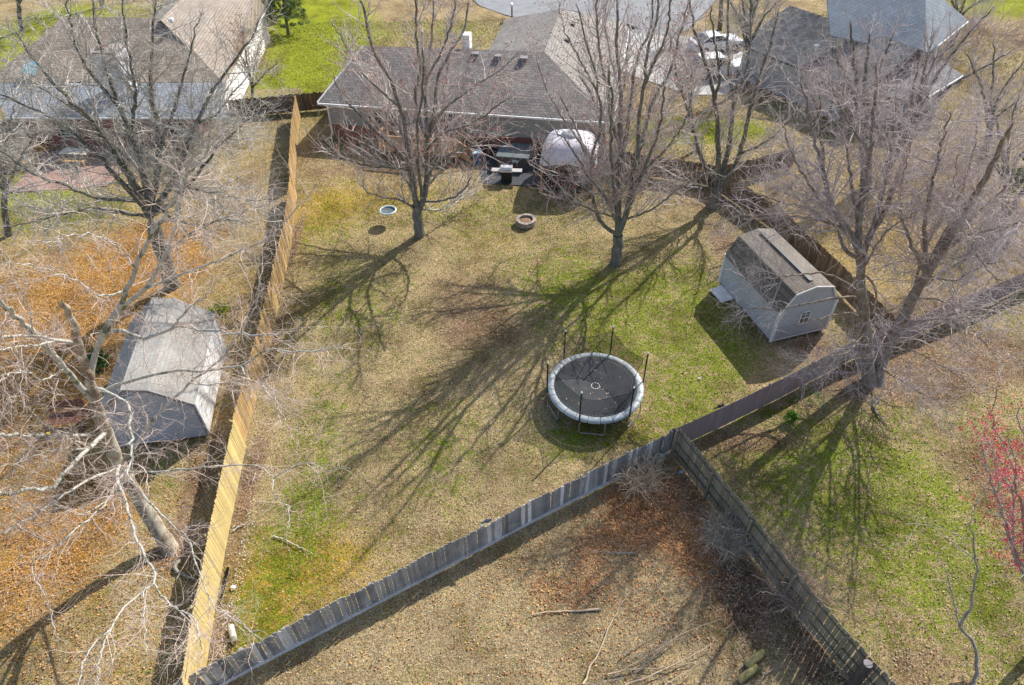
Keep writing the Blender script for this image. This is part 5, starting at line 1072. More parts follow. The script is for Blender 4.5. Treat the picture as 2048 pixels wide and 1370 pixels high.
# river birch style clump on the right, behind the brown fence
BIRCH = [lv(3.4, 50, 2.9, .032, 6, up=.04, jit=.2, k=4, tmin=.08, angj=18), lv(3.4, 50, 1.7, .019, 5, up=-.01, jit=.28, also=1), lv(4.0, 50, .9, .0125, 3, up=-.02, jit=.32, also=1)]
BR = [
    dict(p=[(1742, 775), (1736, 740), (1731, 654), (1722, 551), (1720, 500)], r=(.34, .15), z=7.2, g=0, n=20),
    dict(p=[(1745, 775), (1758, 740), (1772, 700), (1806, 637), (1830, 586), (1858, 541), (1885, 497), (1912, 449), (1950, 390), (1990, 320), (2030, 240)], r=(.34, .04), z=13.5, root=1, off=(.45, .1)),
    dict(p=[(1720, 505), (1707, 480), (1693, 459), (1659, 400), (1650, 355), (1632, 289), (1612, 220), (1600, 150)], r=(.15, .025), z=13.0),
    dict(p=[(1720, 500), (1716, 450), (1728, 380), (1740, 300), (1748, 200), (1760, 110)], r=(.17, .03), z=14.0),
    dict(p=[(1722, 545), (1736, 480), (1770, 420), (1800, 340), (1830, 260), (1850, 170), (1880, 100)], r=(.15, .025), z=13.0),
    dict(p=[(1728, 620), (1713, 594), (1650, 600), (1563, 617), (1487, 617), (1460, 612)], r=(.07, .015), z=5.2, gd=.55),
    dict(p=[(1726, 600), (1710, 579), (1680, 560), (1641, 546), (1570, 552), (1494, 558), (1470, 550)], r=(.07, .015), z=6.2, gd=.5),
    dict(p=[(1731, 640), (1700, 626), (1640, 636), (1570, 652)], r=(.045, .012), z=4.6, g=0),
    dict(p=[(1731, 660), (1700, 700), (1650, 722), (1600, 745)], r=(.04, .012), z=4.2),
    dict(p=[(1720, 520), (1690, 500), (1670, 440), (1620, 380), (1560, 330), (1500, 300)], r=(.09, .015), z=9.0),
    dict(p=[(1700, 470), (1640, 440), (1580, 432), (1530, 428), (1480, 432), (1440, 450)], r=(.07, .015), z=7.5),
    dict(p=[(1720, 540), (1740, 560), (1752, 590), (1748, 640), (1765, 690), (1770, 730)], r=(.05, .012), z=6.5),
    dict(p=[(1806, 637), (1860, 640), (1920, 625), (1990, 610), (2060, 600)], r=(.08, .015), z=8.0),
    dict(p=[(1830, 586), (1880, 600), (1930, 640), (1970, 690), (2010, 730)], r=(.06, .012), z=7.0),
    dict(p=[(1858, 541), (1850, 450), (1862, 380), (1880, 300), (1900, 220)], r=(.11, .02), z=13.5),
    dict(p=[(1885, 497), (1940, 470), (1990, 460), (2060, 440)], r=(.09, .015), z=12.0),
    dict(p=[(1860, 545), (1820, 480), (1800, 420), (1810, 340), (1830, 270)], r=(.09, .015), z=11.5),
    dict(p=[(1772, 700), (1820, 700), (1880, 730), (1930, 760), (1960, 800)], r=(.06, .012), z=5.5),
    dict(p=[(1693, 459), (1650, 440), (1600, 400), (1550, 370), (1520, 340)], r=(.07, .012), z=8.5),
    dict(p=[(1735, 700), (1690, 720), (1650, 740), (1600, 760)], r=(.035, .01), z=4.0),
    dict(p=[(1912, 449), (1960, 520), (2000, 560), (2050, 580)], r=(.07, .012), z=10.0), dict(p=[(1740, 300), (1700, 250), (1670, 190), (1640, 130)], r=(.07, .012), z=13.0),
    dict(p=[(1693, 459), (1640, 400), (1590, 320), (1560, 240)], r=(.08, .015), z=11.5), dict(p=[(1716, 450), (1700, 350), (1690, 240), (1690, 130)], r=(.09, .015), z=13.0),
    dict(p=[(1736, 480), (1770, 370), (1790, 260), (1795, 150)], r=(.09, .015), z=12.5), dict(p=[(1858, 541), (1900, 440), (1940, 330), (1960, 220)], r=(.09, .015), z=12.5),
    dict(p=[(1885, 497), (1960, 420), (2010, 380), (2060, 330)], r=(.08, .015), z=11.5), dict(p=[(1700, 470), (1620, 420), (1550, 400), (1480, 375)], r=(.07, .015), z=9.0),
    dict(p=[(1830, 586), (1850, 500), (1900, 400), (1920, 300)], r=(.08, .015), z=11.0), dict(p=[(1722, 545), (1760, 480), (1790, 450), (1840, 420)], r=(.06, .015), z=9.5),
    dict(p=[(1850, 560), (1910, 560), (1970, 530), (2050, 520)], r=(.06, .012), z=9.0), dict(p=[(1760, 745), (1800, 760), (1850, 790), (1890, 800)], r=(.035, .01), z=4.0)]
tree('birch_tree', 'big twin-trunked bare birch with drooping pale twigs behind the brown fence', 'tree', (1745, 778), BR, [M['bark_birch'], M['twig_mauve']], BIRCH, 41, limb_k=10)

# pale sycamore in the left foreground
SY = [
    dict(p=[(345, 1103), (301, 1036), (262, 970), (234, 917), (208, 850), (188, 790), (174, 740), (160, 700), (148, 655), (135, 626), (124, 600)], r=(.33, .075), z=12.4, n=40, g=0, m=0, rp=.7),
    dict(p=[(176, 760), (186, 725), (204, 670), (234, 623), (252, 590), (270, 539), (292, 491), (317, 447), (347, 407), (372, 350), (392, 300)], r=(0.099, 0.018), z=17, m=1),
    dict(p=[(195, 690), (215, 655), (248, 615), (292, 575), (317, 535), (339, 491), (354, 436), (358, 400), (371, 355), (404, 312), (420, 250)], r=(0.093, 0.018), z=16.5, m=1),
    dict(p=[(182, 800), (157, 769), (131, 739), (106, 710), (77, 674), (36, 637), (0, 597), (-60, 545)], r=(0.099, 0.036), z=15.5, m=1),
    dict(p=[(160, 700), (146, 685), (109, 681), (66, 672), (0, 674), (-60, 680)], r=(0.062, 0.018), z=13.5, m=1),
    dict(p=[(109, 681), (77, 690), (36, 693), (0, 700), (-40, 712)], r=(0.037, 0.012), z=13.0, m=1),
    dict(p=[(180, 775), (204, 780), (252, 805), (261, 838), (262, 870), (262, 905), (255, 960)], r=(0.056, 0.018), z=12.5, m=1),
    dict(p=[(198, 800), (237, 769), (292, 754), (347, 741), (412, 741), (471, 732), (511, 717), (540, 699), (617, 703), (690, 690)], r=(0.062, 0.012), z=11.8, m=1),
    dict(p=[(240, 935), (266, 900), (292, 856), (328, 816), (383, 765), (434, 725), (464, 688), (493, 645), (515, 593), (515, 539), (504, 506)], r=(0.062, 0.012), z=12.5, m=1),
    dict(p=[(204, 668), (230, 661), (255, 666), (285, 677), (317, 670), (350, 655), (383, 655), (434, 663), (500, 670), (570, 668)], r=(0.062, 0.012), z=14.0, m=1),
    dict(p=[(345, 657), (358, 640), (380, 615), (412, 590), (425, 560)], r=(0.031, 0.009), z=14.5, m=1),
    dict(p=[(292, 575), (350, 553), (412, 531), (471, 506), (529, 480), (577, 440), (602, 407), (640, 370)], r=(0.043, 0.009), z=15.0, m=1),
    dict(p=[(328, 520), (365, 477), (427, 444), (500, 420), (560, 395)], r=(0.031, 0.007), z=15.5, m=1),
    dict(p=[(216, 874), (180, 871), (146, 871), (70, 871), (0, 870), (-50, 868)], r=(0.062, 0.036), z=11.0, m=1),
    dict(p=[(216, 866), (175, 899), (146, 928), (117, 961), (102, 978), (55, 979), (0, 990), (-40, 995)], r=(0.074, 0.036), z=11.0, m=1),
    dict(p=[(240, 935), (219, 943), (175, 961), (128, 990), (73, 1027), (0, 1067), (-40, 1090)], r=(0.050, 0.018), z=9.0, m=1),
    dict(p=[(241, 930), (234, 954), (252, 1005), (270, 1067), (292, 1118), (314, 1151), (285, 1184), (255, 1209), (219, 1257), (182, 1290), (164, 1322), (157, 1375)], r=(0.062, 0.012), z=10.0, m=1, n=34, pw=.6),
    dict(p=[(245, 940), (212, 1005), (172, 1041), (128, 1078), (84, 1114), (68, 1103)], r=(0.043, 0.012), z=9.5, m=1),
    dict(p=[(68, 1103), (66, 1150), (90, 1190), (105, 1240), (112, 1290)], r=(0.012, 0.005), z=9.0, m=1),
    dict(p=[(246, 932), (281, 985), (328, 1034), (380, 1080), (390, 1118), (405, 1158), (423, 1206), (438, 1222), (463, 1235), (485, 1250), (511, 1275), (535, 1290)], r=(0.050, 0.007), z=9.5, m=1, n=34, pw=.7),
    dict(p=[(250, 945), (328, 943), (387, 936), (460, 932), (507, 930), (536, 943), (544, 959), (569, 939), (617, 926), (650, 940), (700, 935)], r=(0.043, 0.007), z=9.5, m=1, n=34),
    dict(p=[(544, 959), (548, 990), (575, 1008), (577, 1035), (577, 1060)], r=(0.015, 0.005), z=8.8, m=1),
    dict(p=[(300, 1170), (340, 1210), (385, 1235), (400, 1290), (398, 1330)], r=(0.025, 0.006), z=9.5, m=1), dict(p=[(219, 1257), (200, 1310), (195, 1375)], r=(0.022, 0.009), z=10.2, m=1),
    dict(p=[(290, 1165), (288, 1210), (290, 1260), (296, 1310)], r=(0.019, 0.006), z=9.6, m=1),
    dict(p=[(212, 1005), (160, 1030), (120, 1010), (60, 1010), (0, 1000)], r=(0.025, 0.006), z=9.8, m=1),
    dict(p=[(383, 765), (420, 770), (470, 765), (540, 790), (560, 850)], r=(0.025, 0.006), z=11.0, m=1), dict(p=[(471, 732), (500, 760), (540, 775), (560, 820), (590, 870)], r=(0.025, 0.006), z=11.0, m=1),
    dict(p=[(146, 870), (90, 850), (40, 800), (0, 790)], r=(0.025, 0.006), z=12.0, m=1), dict(p=[(131, 739), (90, 760), (50, 745), (0, 750)], r=(0.031, 0.009), z=14.0, m=1),
    dict(p=[(252, 590), (200, 590), (150, 560), (90, 540), (30, 520)], r=(0.031, 0.009), z=15.0, m=1), dict(p=[(175, 899), (110, 900), (50, 920), (0, 935)], r=(0.025, 0.009), z=11.5, m=1),
    dict(p=[(270, 539), (240, 500), (190, 470), (150, 470), (90, 490)], r=(0.025, 0.007), z=16.0, m=1), dict(p=[(66, 672), (60, 620), (30, 560), (10, 500)], r=(0.025, 0.007), z=14.5, m=1)]
SYC = [lv(2.8, 52, 1.8, .0125, 7, up=.02, jit=.25, k=4, tmin=.05, Lt=.3), lv(3.8, 50, 1.05, .0085, 5, up=.0, jit=.31, also=1), lv(4.2, 50, .48, .0060, 3, jit=.32, also=1)]
tree('sycamore_tree', 'pale sycamore with white crooked limbs and a broken top in the left foreground', 'tree', (345, 1105), SY, [M['bark_brown'], M['bark_white'], M['twig_tan']], SYC, 51, budc=M['bud_orange'], bud_sz=.013, bud_n=.3, jitter=.03, limb_k=12)
# background trees upper right
FAR = [lv(3.6, 40, 3.1, .042, 5, up=.20, jit=.15, k=4, tmin=.08, angj=18), lv(3.2, 45, 1.7, .026, 4, up=.12, jit=.22, also=1), lv(3.0, 48, .9, .018, 2, up=.05, jit=.26, also=1)]
def up_tree(label, bx_, by_, tops, r, seed, mat='bark_dark', tw='twig_grey', bud=None, zf=.35, name='bare_tree', lvls=None, dy=1.0, **k):
    """trunk with several rising stems; tops: list of photo pixels of stem ends"""
    B = G(bx_, by_); mx_, my_ = np.mean([q[0] for q in tops]), np.mean([q[1] for q in tops])
    fk = (bx_ + (mx_ - bx_) * zf, by_ + (my_ - by_) * zf); rg = random.Random(seed)
    st = [dict(p=[(bx_, by_), ((bx_ + fk[0]) / 2, (by_ + fk[1]) / 2), fk], r=(r, r * .7), dy=0, n=8, g=0)]
    for q in tops:
        mid = (fk[0] + (q[0] - fk[0]) * .35 + rg.uniform(-6, 6), fk[1] + (q[1] - fk[1]) * .5); st.append(dict(p=[fk, mid, q], r=(r * .55, r * .1), dy=rg.uniform(-dy, dy)))
    return tree(name, label, 'tree', (bx_, by_), st, [M[mat], M[tw]], lvls or FAR, seed, budc=M[bud] if bud else None, bud_sz=.05, bud_n=.5, **k)
up_tree('bare tree rising in front of the pale garage wall of the right house', 1489, 178, [(1470, -60), (1500, -80), (1540, -60), (1600, -40), (1440, -30)], .24, 61)
up_tree('thin leaning bare tree between the two right hand maples', 1398, 300, [(1345, 60), (1375, 90), (1320, 130)], .16, 62, tw='twig_red')
up_tree('bare tree with yellow orange buds in front of the light grey roof', 1724, 112, [(1690, -60), (1725, -90), (1770, -60), (1650, -10)], .2, 63, tw='twig_orange', bud='bud_orange')
up_tree('tall dark trunk standing against the light grey roof at the upper right', 1828, 125, [(1825, -120), (1860, -90), (1800, -60), (1880, -30)], .26, 64)
up_tree('forked bare tree at the top right beyond the light grey roof', 1905, 90, [(1900, -80), (1960, -60), (2010, -20), (1870, -70)], .24, 65)
up_tree('large forked bare tree in the far right yard behind the birch', 1737, 378, [(1700, 40), (1740, 60), (1790, 60), (1640, 160), (1660, 90)], .40, 66, tw='twig_mauve', lvls=MAPLE, zf=.3)
up_tree('big leaning bare tree reaching to the top right corner', 1776, 330, [(1924, 56), (1990, 10), (1870, 60), (2030, 100), (1840, 120)], .3, 67, tw='twig_mauve', lvls=MAPLE, zf=.3)
up_tree('bare tree at the right edge behind the birch twigs', 1965, 330, [(1930, 100), (1990, 80), (2050, 120), (2040, 200)], .28, 68, tw='twig_mauve', lvls=MAPLE)
up_tree('grey bare tree in the right back yard near the dark evergreen', 2010, 455, [(1980, 200), (2040, 180), (2090, 260), (1940, 280)], .25, 69, tw='twig_mauve', lvls=MAPLE)
up_tree('small multi-stemmed bare tree in the yard behind the side fence', 1650, 330, [(1600, 150), (1640, 130), (1690, 150), (1570, 200)], .16, 70, tw='twig_mauve', lvls=MAPLE)
up_tree('bare shade tree in the far lawn behind the white cars', 1440, 60, [(1400, -120), (1450, -140), (1500, -100)], .25, 71, tw='twig_orange')
up_tree('bare tree behind the brown roof at the upper left', 205, 12, [(150, -140), (200, -160), (260, -120), (100, -90)], .3, 72)
up_tree('bare tree at the top left corner above the green lawn', 40, 60, [(10, -120), (60, -100), (-30, -80), (100, -60)], .26, 73)
up_tree('slender bare tree in front of the white side wall of the left house', 505, 235, [(440, 60), (480, 40), (530, 60), (560, 120)], .14, 74, tw='twig_orange', bud='bud_orange', lvls=MAPLE)
up_tree('bare tree at the left edge of the left yard', 12, 470, [(-30, 220), (30, 200), (80, 260), (-60, 280)], .22, 75, tw='twig_grey', lvls=DARKT)

# red budded maple at the lower right edge
RED = [lv(4.6, 38, 1.05, .015, 5, up=.14, jit=.16, k=4, tmin=.08), lv(4.6, 44, .6, .010, 4, up=.08, jit=.2, also=1), lv(4.2, 46, .3, .007, 3, up=.05, jit=.22)]
tree('red_maple_tree', 'young maple with bright red buds leaning in from the lower right edge', 'tree', (17.6, 9.3, 0), [
    dict(p=[(2110, 1290), (2090, 1240), (2060, 1180)], r=(.16, .1), z=3.5, g=0, n=8),
    dict(p=[(2060, 1180), (2050, 1080), (2040, 990), (2010, 900), (1985, 830), (1995, 770)], r=(.06, .012), z=8.6),
    dict(p=[(2060, 1180), (2075, 1060), (2060, 960), (2045, 880), (2030, 800)], r=(.06, .012), z=8.8),
    dict(p=[(2055, 1150), (2020, 1080), (2000, 1010), (1970, 930), (1962, 880)], r=(.05, .01), z=8.2),
    dict(p=[(2050, 1080), (2080, 1000), (2090, 920), (2085, 850)], r=(.05, .01), z=9.0), dict(p=[(2060, 1180), (2030, 1090), (2025, 1000), (2030, 930), (2020, 860)], r=(.045, .01), z=8.0), dict(p=[(2060, 1160), (2025, 1110), (2010, 1040), (1998, 980), (1985, 940)], r=(.04, .008), z=7.6), dict(p=[(2040, 990), (2000, 950), (1985, 900), (1968, 850)], r=(.03, .008), z=8.2)],
    [M['bark_pale'], M['twig_grey']], RED, 81, budc=M['bud_bright'], bud_sz=.026, bud_n=.75, bud_all=True)
SAP = [lv(1.3, 42, 1.0, .010, 5, up=.12, jit=.18, k=3, tmin=.15), lv(2.0, 45, .5, .006, 4, up=.05, jit=.2, also=1)]
tree('sapling_tree', 'crooked grey sapling at the bottom right with thin reddish branch tips', 'tree', (14.2, 7.6, 0), [
    dict(p=[(1985, 1380), (1955, 1310), (1925, 1260), (1918, 1245), (1943, 1220), (1950, 1140), (1945, 1080), (1942, 1040)], r=(.075, .02), z=5.0, n=30),
    dict(p=[(1918, 1245), (1905, 1190), (1895, 1150), (1870, 1100)], r=(.03, .008), z=4.0), dict(p=[(1943, 1120), (1900, 1080), (1850, 1050), (1815, 1045), (1780, 1020)], r=(.025, .006), z=5.2),
    dict(p=[(1940, 1080), (1890, 1060), (1840, 1035), (1795, 1020)], r=(.02, .006), z=5.5), dict(p=[(1942, 1060), (1950, 1010), (1975, 960), (1970, 920)], r=(.02, .006), z=6.0),
    dict(p=[(1840, 1045), (1810, 1080), (1780, 1095)], r=(.012, .005), z=5.2)], [M['bark_pale'], M['twig_tan']], SAP, 82, budc=M['bud_bright'], bud_sz=.012, bud_n=.25)

# ------------------------------------------------------------------ grass blades and fallen leaves (real geometry over the ground sheet)
rg = np.random.default_rng(5)
def scatter(N, x0, x1, y0, y1, p=None):
    X = rg.uniform(x0, x1, N); Y = y0 + (y1 - y0) * rg.uniform(0, 1, N) ** 1.25
    q = PX(np.stack([X, Y, 0 * X], 1)); k = (q[:, 0] > -40) & (q[:, 0] < 2090) & (q[:, 1] > -30) & (q[:, 1] < 1400); return X[k], Y[k]
HOUSES = [[HC(.3, .3, 0), HC(Lh, .3, 0), HC(Lh, lz, 0), HC(ax - W, lz, 0), HC(0, 10, 0)], [S(0, 0, 0), S(SW, 0, 0), S(SW, SL, 0), S(0, SL, 0)], [Lf(0, 0, 0), Lf(LW, 0, 0), Lf(LW, LL, 0), Lf(0, LL, 0)],
          gp([(960, 350), (965, 370), (1190, 380), (1225, 340), (1215, 300), (960, 290)]), gp([(15, 385), (60, 340), (85, 300), (230, 290), (262, 330), (215, 372), (120, 380)]),
          gp([(880, -60), (960, 12), (1010, 30), (1085, 48), (1150, 55), (1260, 150), (1380, 190), (1450, 190), (1530, 120), (1400, 75), (1440, -10), (1600, -160), (1000, -160)])]
def outside(X, Y):
    k = np.ones(X.shape, bool)
    for h in HOUSES: k &= ~inpoly(X, Y, h)
    return k
def clump(X, Y, f, seed):     # cheap value noise for natural clumps
    r2 = np.random.default_rng(seed); T = r2.uniform(0, 1, (256, 256)); a, b = X * f + 100, Y * f + 100; i, j = np.floor(a).astype(int), np.floor(b).astype(int); u, v = a - i, b - j
    u = u * u * (3 - 2 * u); v = v * v * (3 - 2 * v); i %= 255; j %= 255
    return T[i, j] * (1 - u) * (1 - v) + T[i + 1, j] * u * (1 - v) + T[i, j + 1] * (1 - u) * v + T[i + 1, j + 1] * u * v
X, Y = scatter(1700000, -45, 45, 6.5, 72); k = outside(X, Y); X, Y = X[k], Y[k]; mk = masks(X, Y)
n_ = .5 * clump(X, Y, .9, 1) + .3 * clump(X, Y, 2.7, 2) + .2 * clump(X, Y, 7, 3)
keep = rg.uniform(size=len(X)) < (1 - .85 * mk[3]) * (1 - .85 * mk[2]) * .55; X, Y, n_ = X[keep], Y[keep], n_[keep]; mk = [a[keep] for a in mk]
gr_ = (n_ > .74 - .38 * mk[0] + rg.normal(0, .06, len(X))); lu = rg.uniform(size=len(X)) < mk[1]
N = len(X); L = rg.uniform(.03, .07, N) * np.where(gr_ | lu, 1.35, 1.0) * (1 + .35 * (Y > 35)); wd = rg.uniform(.008, .016, N) * (1 + Y / 45); a = rg.uniform(0, 2 * np.pi, N); el = rg.uniform(.15, 1.1, N)
P0 = np.stack([X, Y, gh(X, Y) + .0], 1); dr = np.stack([np.cos(a) * np.cos(el), np.sin(a) * np.cos(el), np.sin(el)], 1); sdv = np.stack([-np.sin(a), np.cos(a), 0 * a], 1)
V = np.stack([P0 - sdv * wd[:, None], P0 + sdv * wd[:, None], P0 + dr * L[:, None]], 1).reshape(-1, 3)
c1 = rg.uniform(0, 1, (N, 1)); straw_c = np.array([.24, .195, .12]) * (1 - c1) + np.array([.64, .56, .38]) * c1; ol = np.array([.22, .17, .035]) * (1 - c1) + np.array([.46, .38, .10]) * c1
gc = np.array([.05, .08, .014]) * (1 - c1) + np.array([.29, .31, .05]) * c1; lc = np.array([.16, .23, .02]) * (1 - c1) + np.array([.46, .49, .07]) * c1
C_ = np.where((rg.uniform(size=N) < mk[4] * .8)[:, None], ol, straw_c); C_ = np.where(gr_[:, None], gc, C_); C_ = np.where(lu[:, None], lc, C_)
g = NG('grass_blade'); g.color(g.attr('tint')); g.rough(.8, .15); M['blade'] = g.m
o = mesh_np('grass', V, [np.arange(3 * N).reshape(-1, 3)], M['blade'], tint=np.repeat(C_, 3, 0)); o['kind'] = 'stuff'; o['label'] = 'short dry grass and green tufts covering the lawns'; o['category'] = 'grass'
# leaves
X, Y = scatter(420000, -40, 40, 6.5, 48); k = outside(X, Y); X, Y = X[k], Y[k]; mk = masks(X, Y)
n_ = .6 * clump(X, Y, 1.3, 8) + .4 * clump(X, Y, 4.5, 9)
pr_ = np.clip(.03 + .95 * mk[2] * (n_ > .36) + .40 * mk[3] * (n_ > .4), 0, 1) * np.where((X < -12) & (Y < 32), 1, 1); k = rg.uniform(size=len(X)) < pr_; X, Y = X[k], Y[k]; mk = [a[k] for a in mk]; N = len(X)
s_ = rg.uniform(.022, .055, N)[:, None]; nr = unit(np.stack([rg.normal(0, .45, N), rg.normal(0, .45, N), np.ones(N)], 1)); u = unit(np.cross(nr, rg.normal(size=(N, 3)))); v = np.cross(nr, u)
P0 = np.stack([X, Y, gh(X, Y) + .025 + .02 * rg.uniform(size=N)], 1)
V = np.stack([P0 - u * s_, P0 - v * s_ * .55 + nr * s_ * .25, P0 + u * s_, P0 + v * s_ * .55 + nr * s_ * .25], 1).reshape(-1, 3)
c1 = rg.uniform(0, 1, (N, 1)); oc = np.array([.22, .09, .02]) * (1 - c1) + np.array([.62, .34, .12]) * c1; rb = (X > 0)[:, None]; oc = np.where(rb, np.array([.26, .09, .04]) * (1 - c1) + np.array([.76, .40, .17]) * c1, oc); dc = np.array([.10, .06, .04]) * (1 - c1) + np.array([.50, .37, .26]) * c1
C_ = np.where((mk[2] > .35 * mk[3])[:, None] & (rg.uniform(size=N) < .85)[:, None] & (mk[2] > .1)[:, None], oc, dc)
o = mesh_np('fallen_leaves', V, [np.arange(4 * N).reshape(-1, 4)], M['blade'], tint=np.repeat(C_, 4, 0)); o['kind'] = 'stuff'; o['label'] = 'fallen orange and brown leaves lying over the ground'; o['category'] = 'leaves'
print('GRASS', len(gr_), 'LEAVES', N, 'tris', sum(len(o.data.polygons) for o in bpy.data.objects if o.type == 'MESH'))

# ------------------------------------------------------------------ brush, shrubs, evergreens
def brush(name, label, px, py, n, spread, height, r, mat, seed, off=(0, 0), lean=(0, 0), sub_=2.5, jit=.22, base_r=.25, nseg=7, cat='shrub', leaf=None):
    rg = np.random.default_rng(seed); B = G(px, py); t = thing(name, label, cat, B)
    a = rg.uniform(0, 2 * np.pi, n); rr = base_r * np.sqrt(rg.uniform(0, 1, n)); P0 = B + np.stack([np.cos(a) * rr, np.sin(a) * rr, 0 * a + .02], 1)
    d = unit(np.stack([np.cos(a) * spread * rg.uniform(.3, 1.1, n) + lean[0], np.sin(a) * spread * rg.uniform(.3, 1.1, n) + lean[1], height * rg.uniform(.5, 1.1, n)], 1)); L = rg.uniform(.55, 1.1, n) * math.hypot(spread, height)
    Q = np.empty((n, nseg + 1, 3)); Q[:, 0] = P0
    for s_ in range(nseg):
        d = unit(d + rg.normal(0, jit, (n, 3)) + np.array([0, 0, -.10 * s_ / nseg * 2])); Q[:, s_ + 1] = Q[:, s_] + d * (L / nseg)[:, None]
    Q[:, :, 2] = np.maximum(Q[:, :, 2], .03)
    R_ = r * rg.uniform(.6, 1.3, (n, 1)) * np.linspace(1, .35, nseg + 1)[None]; V, F = tubes(Q, R_, 5); mesh_np('stems', V, [F], mat, t)
    Vs, Fs, o = [], [], 0; q, qr = spawn(rg, Q, R_, sub_, .2, 1, 45, 15, .6 * math.hypot(spread, height), .5, 4, .05, .28, r * .6)
    V, F = tubes(q, qr, 3); Vs.append(V); Fs.append(F); o = len(V); q2, qr2 = spawn(rg, q, qr, sub_ * 1.2, .2, 1, 45, 15, .3 * math.hypot(spread, height), .5, 3, .05, .3, r * .4, Lmin=.08)
    if len(q2): V, F = tubes(q2, qr2, 3); Vs.append(V); Fs.append(F + o)
    mesh_np('twigs', np.vstack(Vs), [np.vstack(Fs)], mat, t); return t
M['br_tan'] = plain('dry_brush', (.62, .49, .36), .9, var=.4, sc=4); M['br_red'] = plain('reddish_brush', (.52, .38, .33), .9, var=.4, sc=4); M['br_grey'] = plain('grey_brush', (.48, .42, .34), .9, var=.4, sc=4)
M['br_rust'] = plain('rust_brush', (.36, .14, .07), .9, var=.4, sc=4); M['br_gold'] = plain('golden_brush', (.58, .42, .16), .9, var=.4, sc=4)
brush('bare_shrub', 'tangle of tan twigs against the grey fence by the corner post', 1278, 968, 130, .8, 1.35, .013, M['br_tan'], 101, base_r=.45)
brush('bare_shrub', 'rounded brown brush mass leaning on the mossy fence below the corner', 1452, 1085, 170, .55, 1.35, .013, M['br_grey'], 102, base_r=.42, sub_=4)
brush('bare_shrub', 'arching reddish shrub against the mossy fence', 1585, 1200, 90, 1.0, 1.6, .014, M['br_red'], 103, base_r=.22, jit=.16, lean=(-.25, 0))
brush('bare_shrub', 'curly tan brush at the foot of the mossy fence by the log post', 1722, 1362, 130, .6, .9, .012, M['br_tan'], 104, base_r=.5, jit=.38)
brush('bare_shrub', 'rust coloured shrub between the canopy and the back fence', 1236, 322, 60, .8, 1.1, .016, M['br_rust'], 105, base_r=.7)
brush('bare_shrub', 'low brown shrub row along the white side wall of the left house', 528, 150, 70, 1.0, 1.1, .02, M['br_grey'], 106, base_r=1.2)
brush('bare_shrub', 'reddish brown thicket at the top right corner', 1960, 70, 160, 2.6, 2.2, .022, M['br_red'], 107, base_r=3.6, sub_=1.6)
brush('bare_shrub', 'golden dry grass clump beside the grey roof at the right', 1925, 160, 120, .9, 1.1, .02, M['br_gold'], 108, base_r=1.0, sub_=1.5)
brush('bare_shrub', 'grey thicket in the right back yard near the side fence', 1880, 350, 110, 1.9, 2.2, .014, M['twig_mauve'], 109, base_r=2.2)
brush('bare_shrub', 'mauve twiggy shrub at the right edge beyond the brown fence', 2000, 500, 100, 1.8, 2.4, .012, M['twig_mauve'], 110, base_r=1.6)
brush('bare_shrub', 'dark brown shrubs under the maroon wall of the left house', 55, 268, 90, 1.1, 1.3, .018, M['br_grey'], 111, base_r=1.5, sub_=1.8)
brush('bare_shrub', 'twiggy shrub beside the low fence between the left houses', 560, 215, 80, 1.2, 1.4, .014, M['twig_grey'], 112, base_r=1.3, sub_=2)
brush('bare_shrub', 'small bare shrub at the shaded foot of the tan fence behind the barn', 455, 640, 40, .8, .9, .010, M['br_red'], 113, base_r=.8)

def leafy(Vc, rad, N, rg, sz, shell=.5):
    d = unit(rg.normal(size=(N, 3))); r = rg.uniform(shell, 1, (N, 1)) ** .6; P = Vc + d * r * rad; nr = unit(d + rg.normal(0, .6, (N, 3))); u = unit(np.cross(nr, rg.normal(size=(N, 3)))); v = np.cross(nr, u); s_ = sz * rg.uniform(.6, 1.3, (N, 1))
    return np.stack([P - u * s_, P - v * s_ * .5, P + u * s_, P + v * s_ * .5], 1).reshape(-1, 3)
M['leaf'] = M['blade']
def evergreen(name, label, px, py, h, rad, n_cl, seed, c0, c1, cat='tree', trunk=True, cl=.42, nl=160, sz=.09):
    rg = np.random.default_rng(seed); B = G(px, py); t = thing(name, label, cat, B); Vs = []; Cs = []
    for i in range(n_cl):
        z = rg.uniform(.25, 1) * h if trunk else rg.uniform(.15, 1) * h; f = math.sin(max(.05, min(1, 1.15 - z / h)) * math.pi * .5) ; a = rg.uniform(0, 6.28); r = rad * f * math.sqrt(rg.uniform(.1, 1))
        c = B + np.array([math.cos(a) * r, math.sin(a) * r, z]); Vs.append(leafy(c, np.array([cl, cl, cl * .7]) * rg.uniform(.6, 1.3), nl, rg, sz)); tt = rg.uniform(0, 1, (nl, 1)) * .6 + rg.uniform(0, .4)
        Cs.append(np.repeat(np.array(c0) * (1 - tt) + np.array(c1) * tt, 4, 0))
    V = np.vstack(Vs); V[:, 2] = np.maximum(V[:, 2], .03)
    if trunk:
        m = MB(); m.tube([B + (0, 0, -.05), B + (.1, 0, h * .35), B + (.25, .1, h * .8)], [.17, .12, .04], 8)
        for k in range(5):
            a = rg.uniform(0, 6.28); m.tube([B + (.08, 0, h * .3 + k * .2), B + (math.cos(a) * rad * .6, math.sin(a) * rad * .6, h * .55 + k * .3)], [.06, .02], 6)
        m.build('trunk', M['bark_dark'], t)
    mesh_np('crown' if trunk else 'foliage', V, [np.arange(len(V)).reshape(-1, 4)], M['leaf'], t, tint=np.vstack(Cs)); return t
evergreen('evergreen_tree', 'olive green evergreen tree on the bright lawn by the white side wall', 577, 68, 4.8, 2.3, 230, 121, (.05, .09, .025), (.22, .28, .11), cl=.34, nl=90, sz=.07)
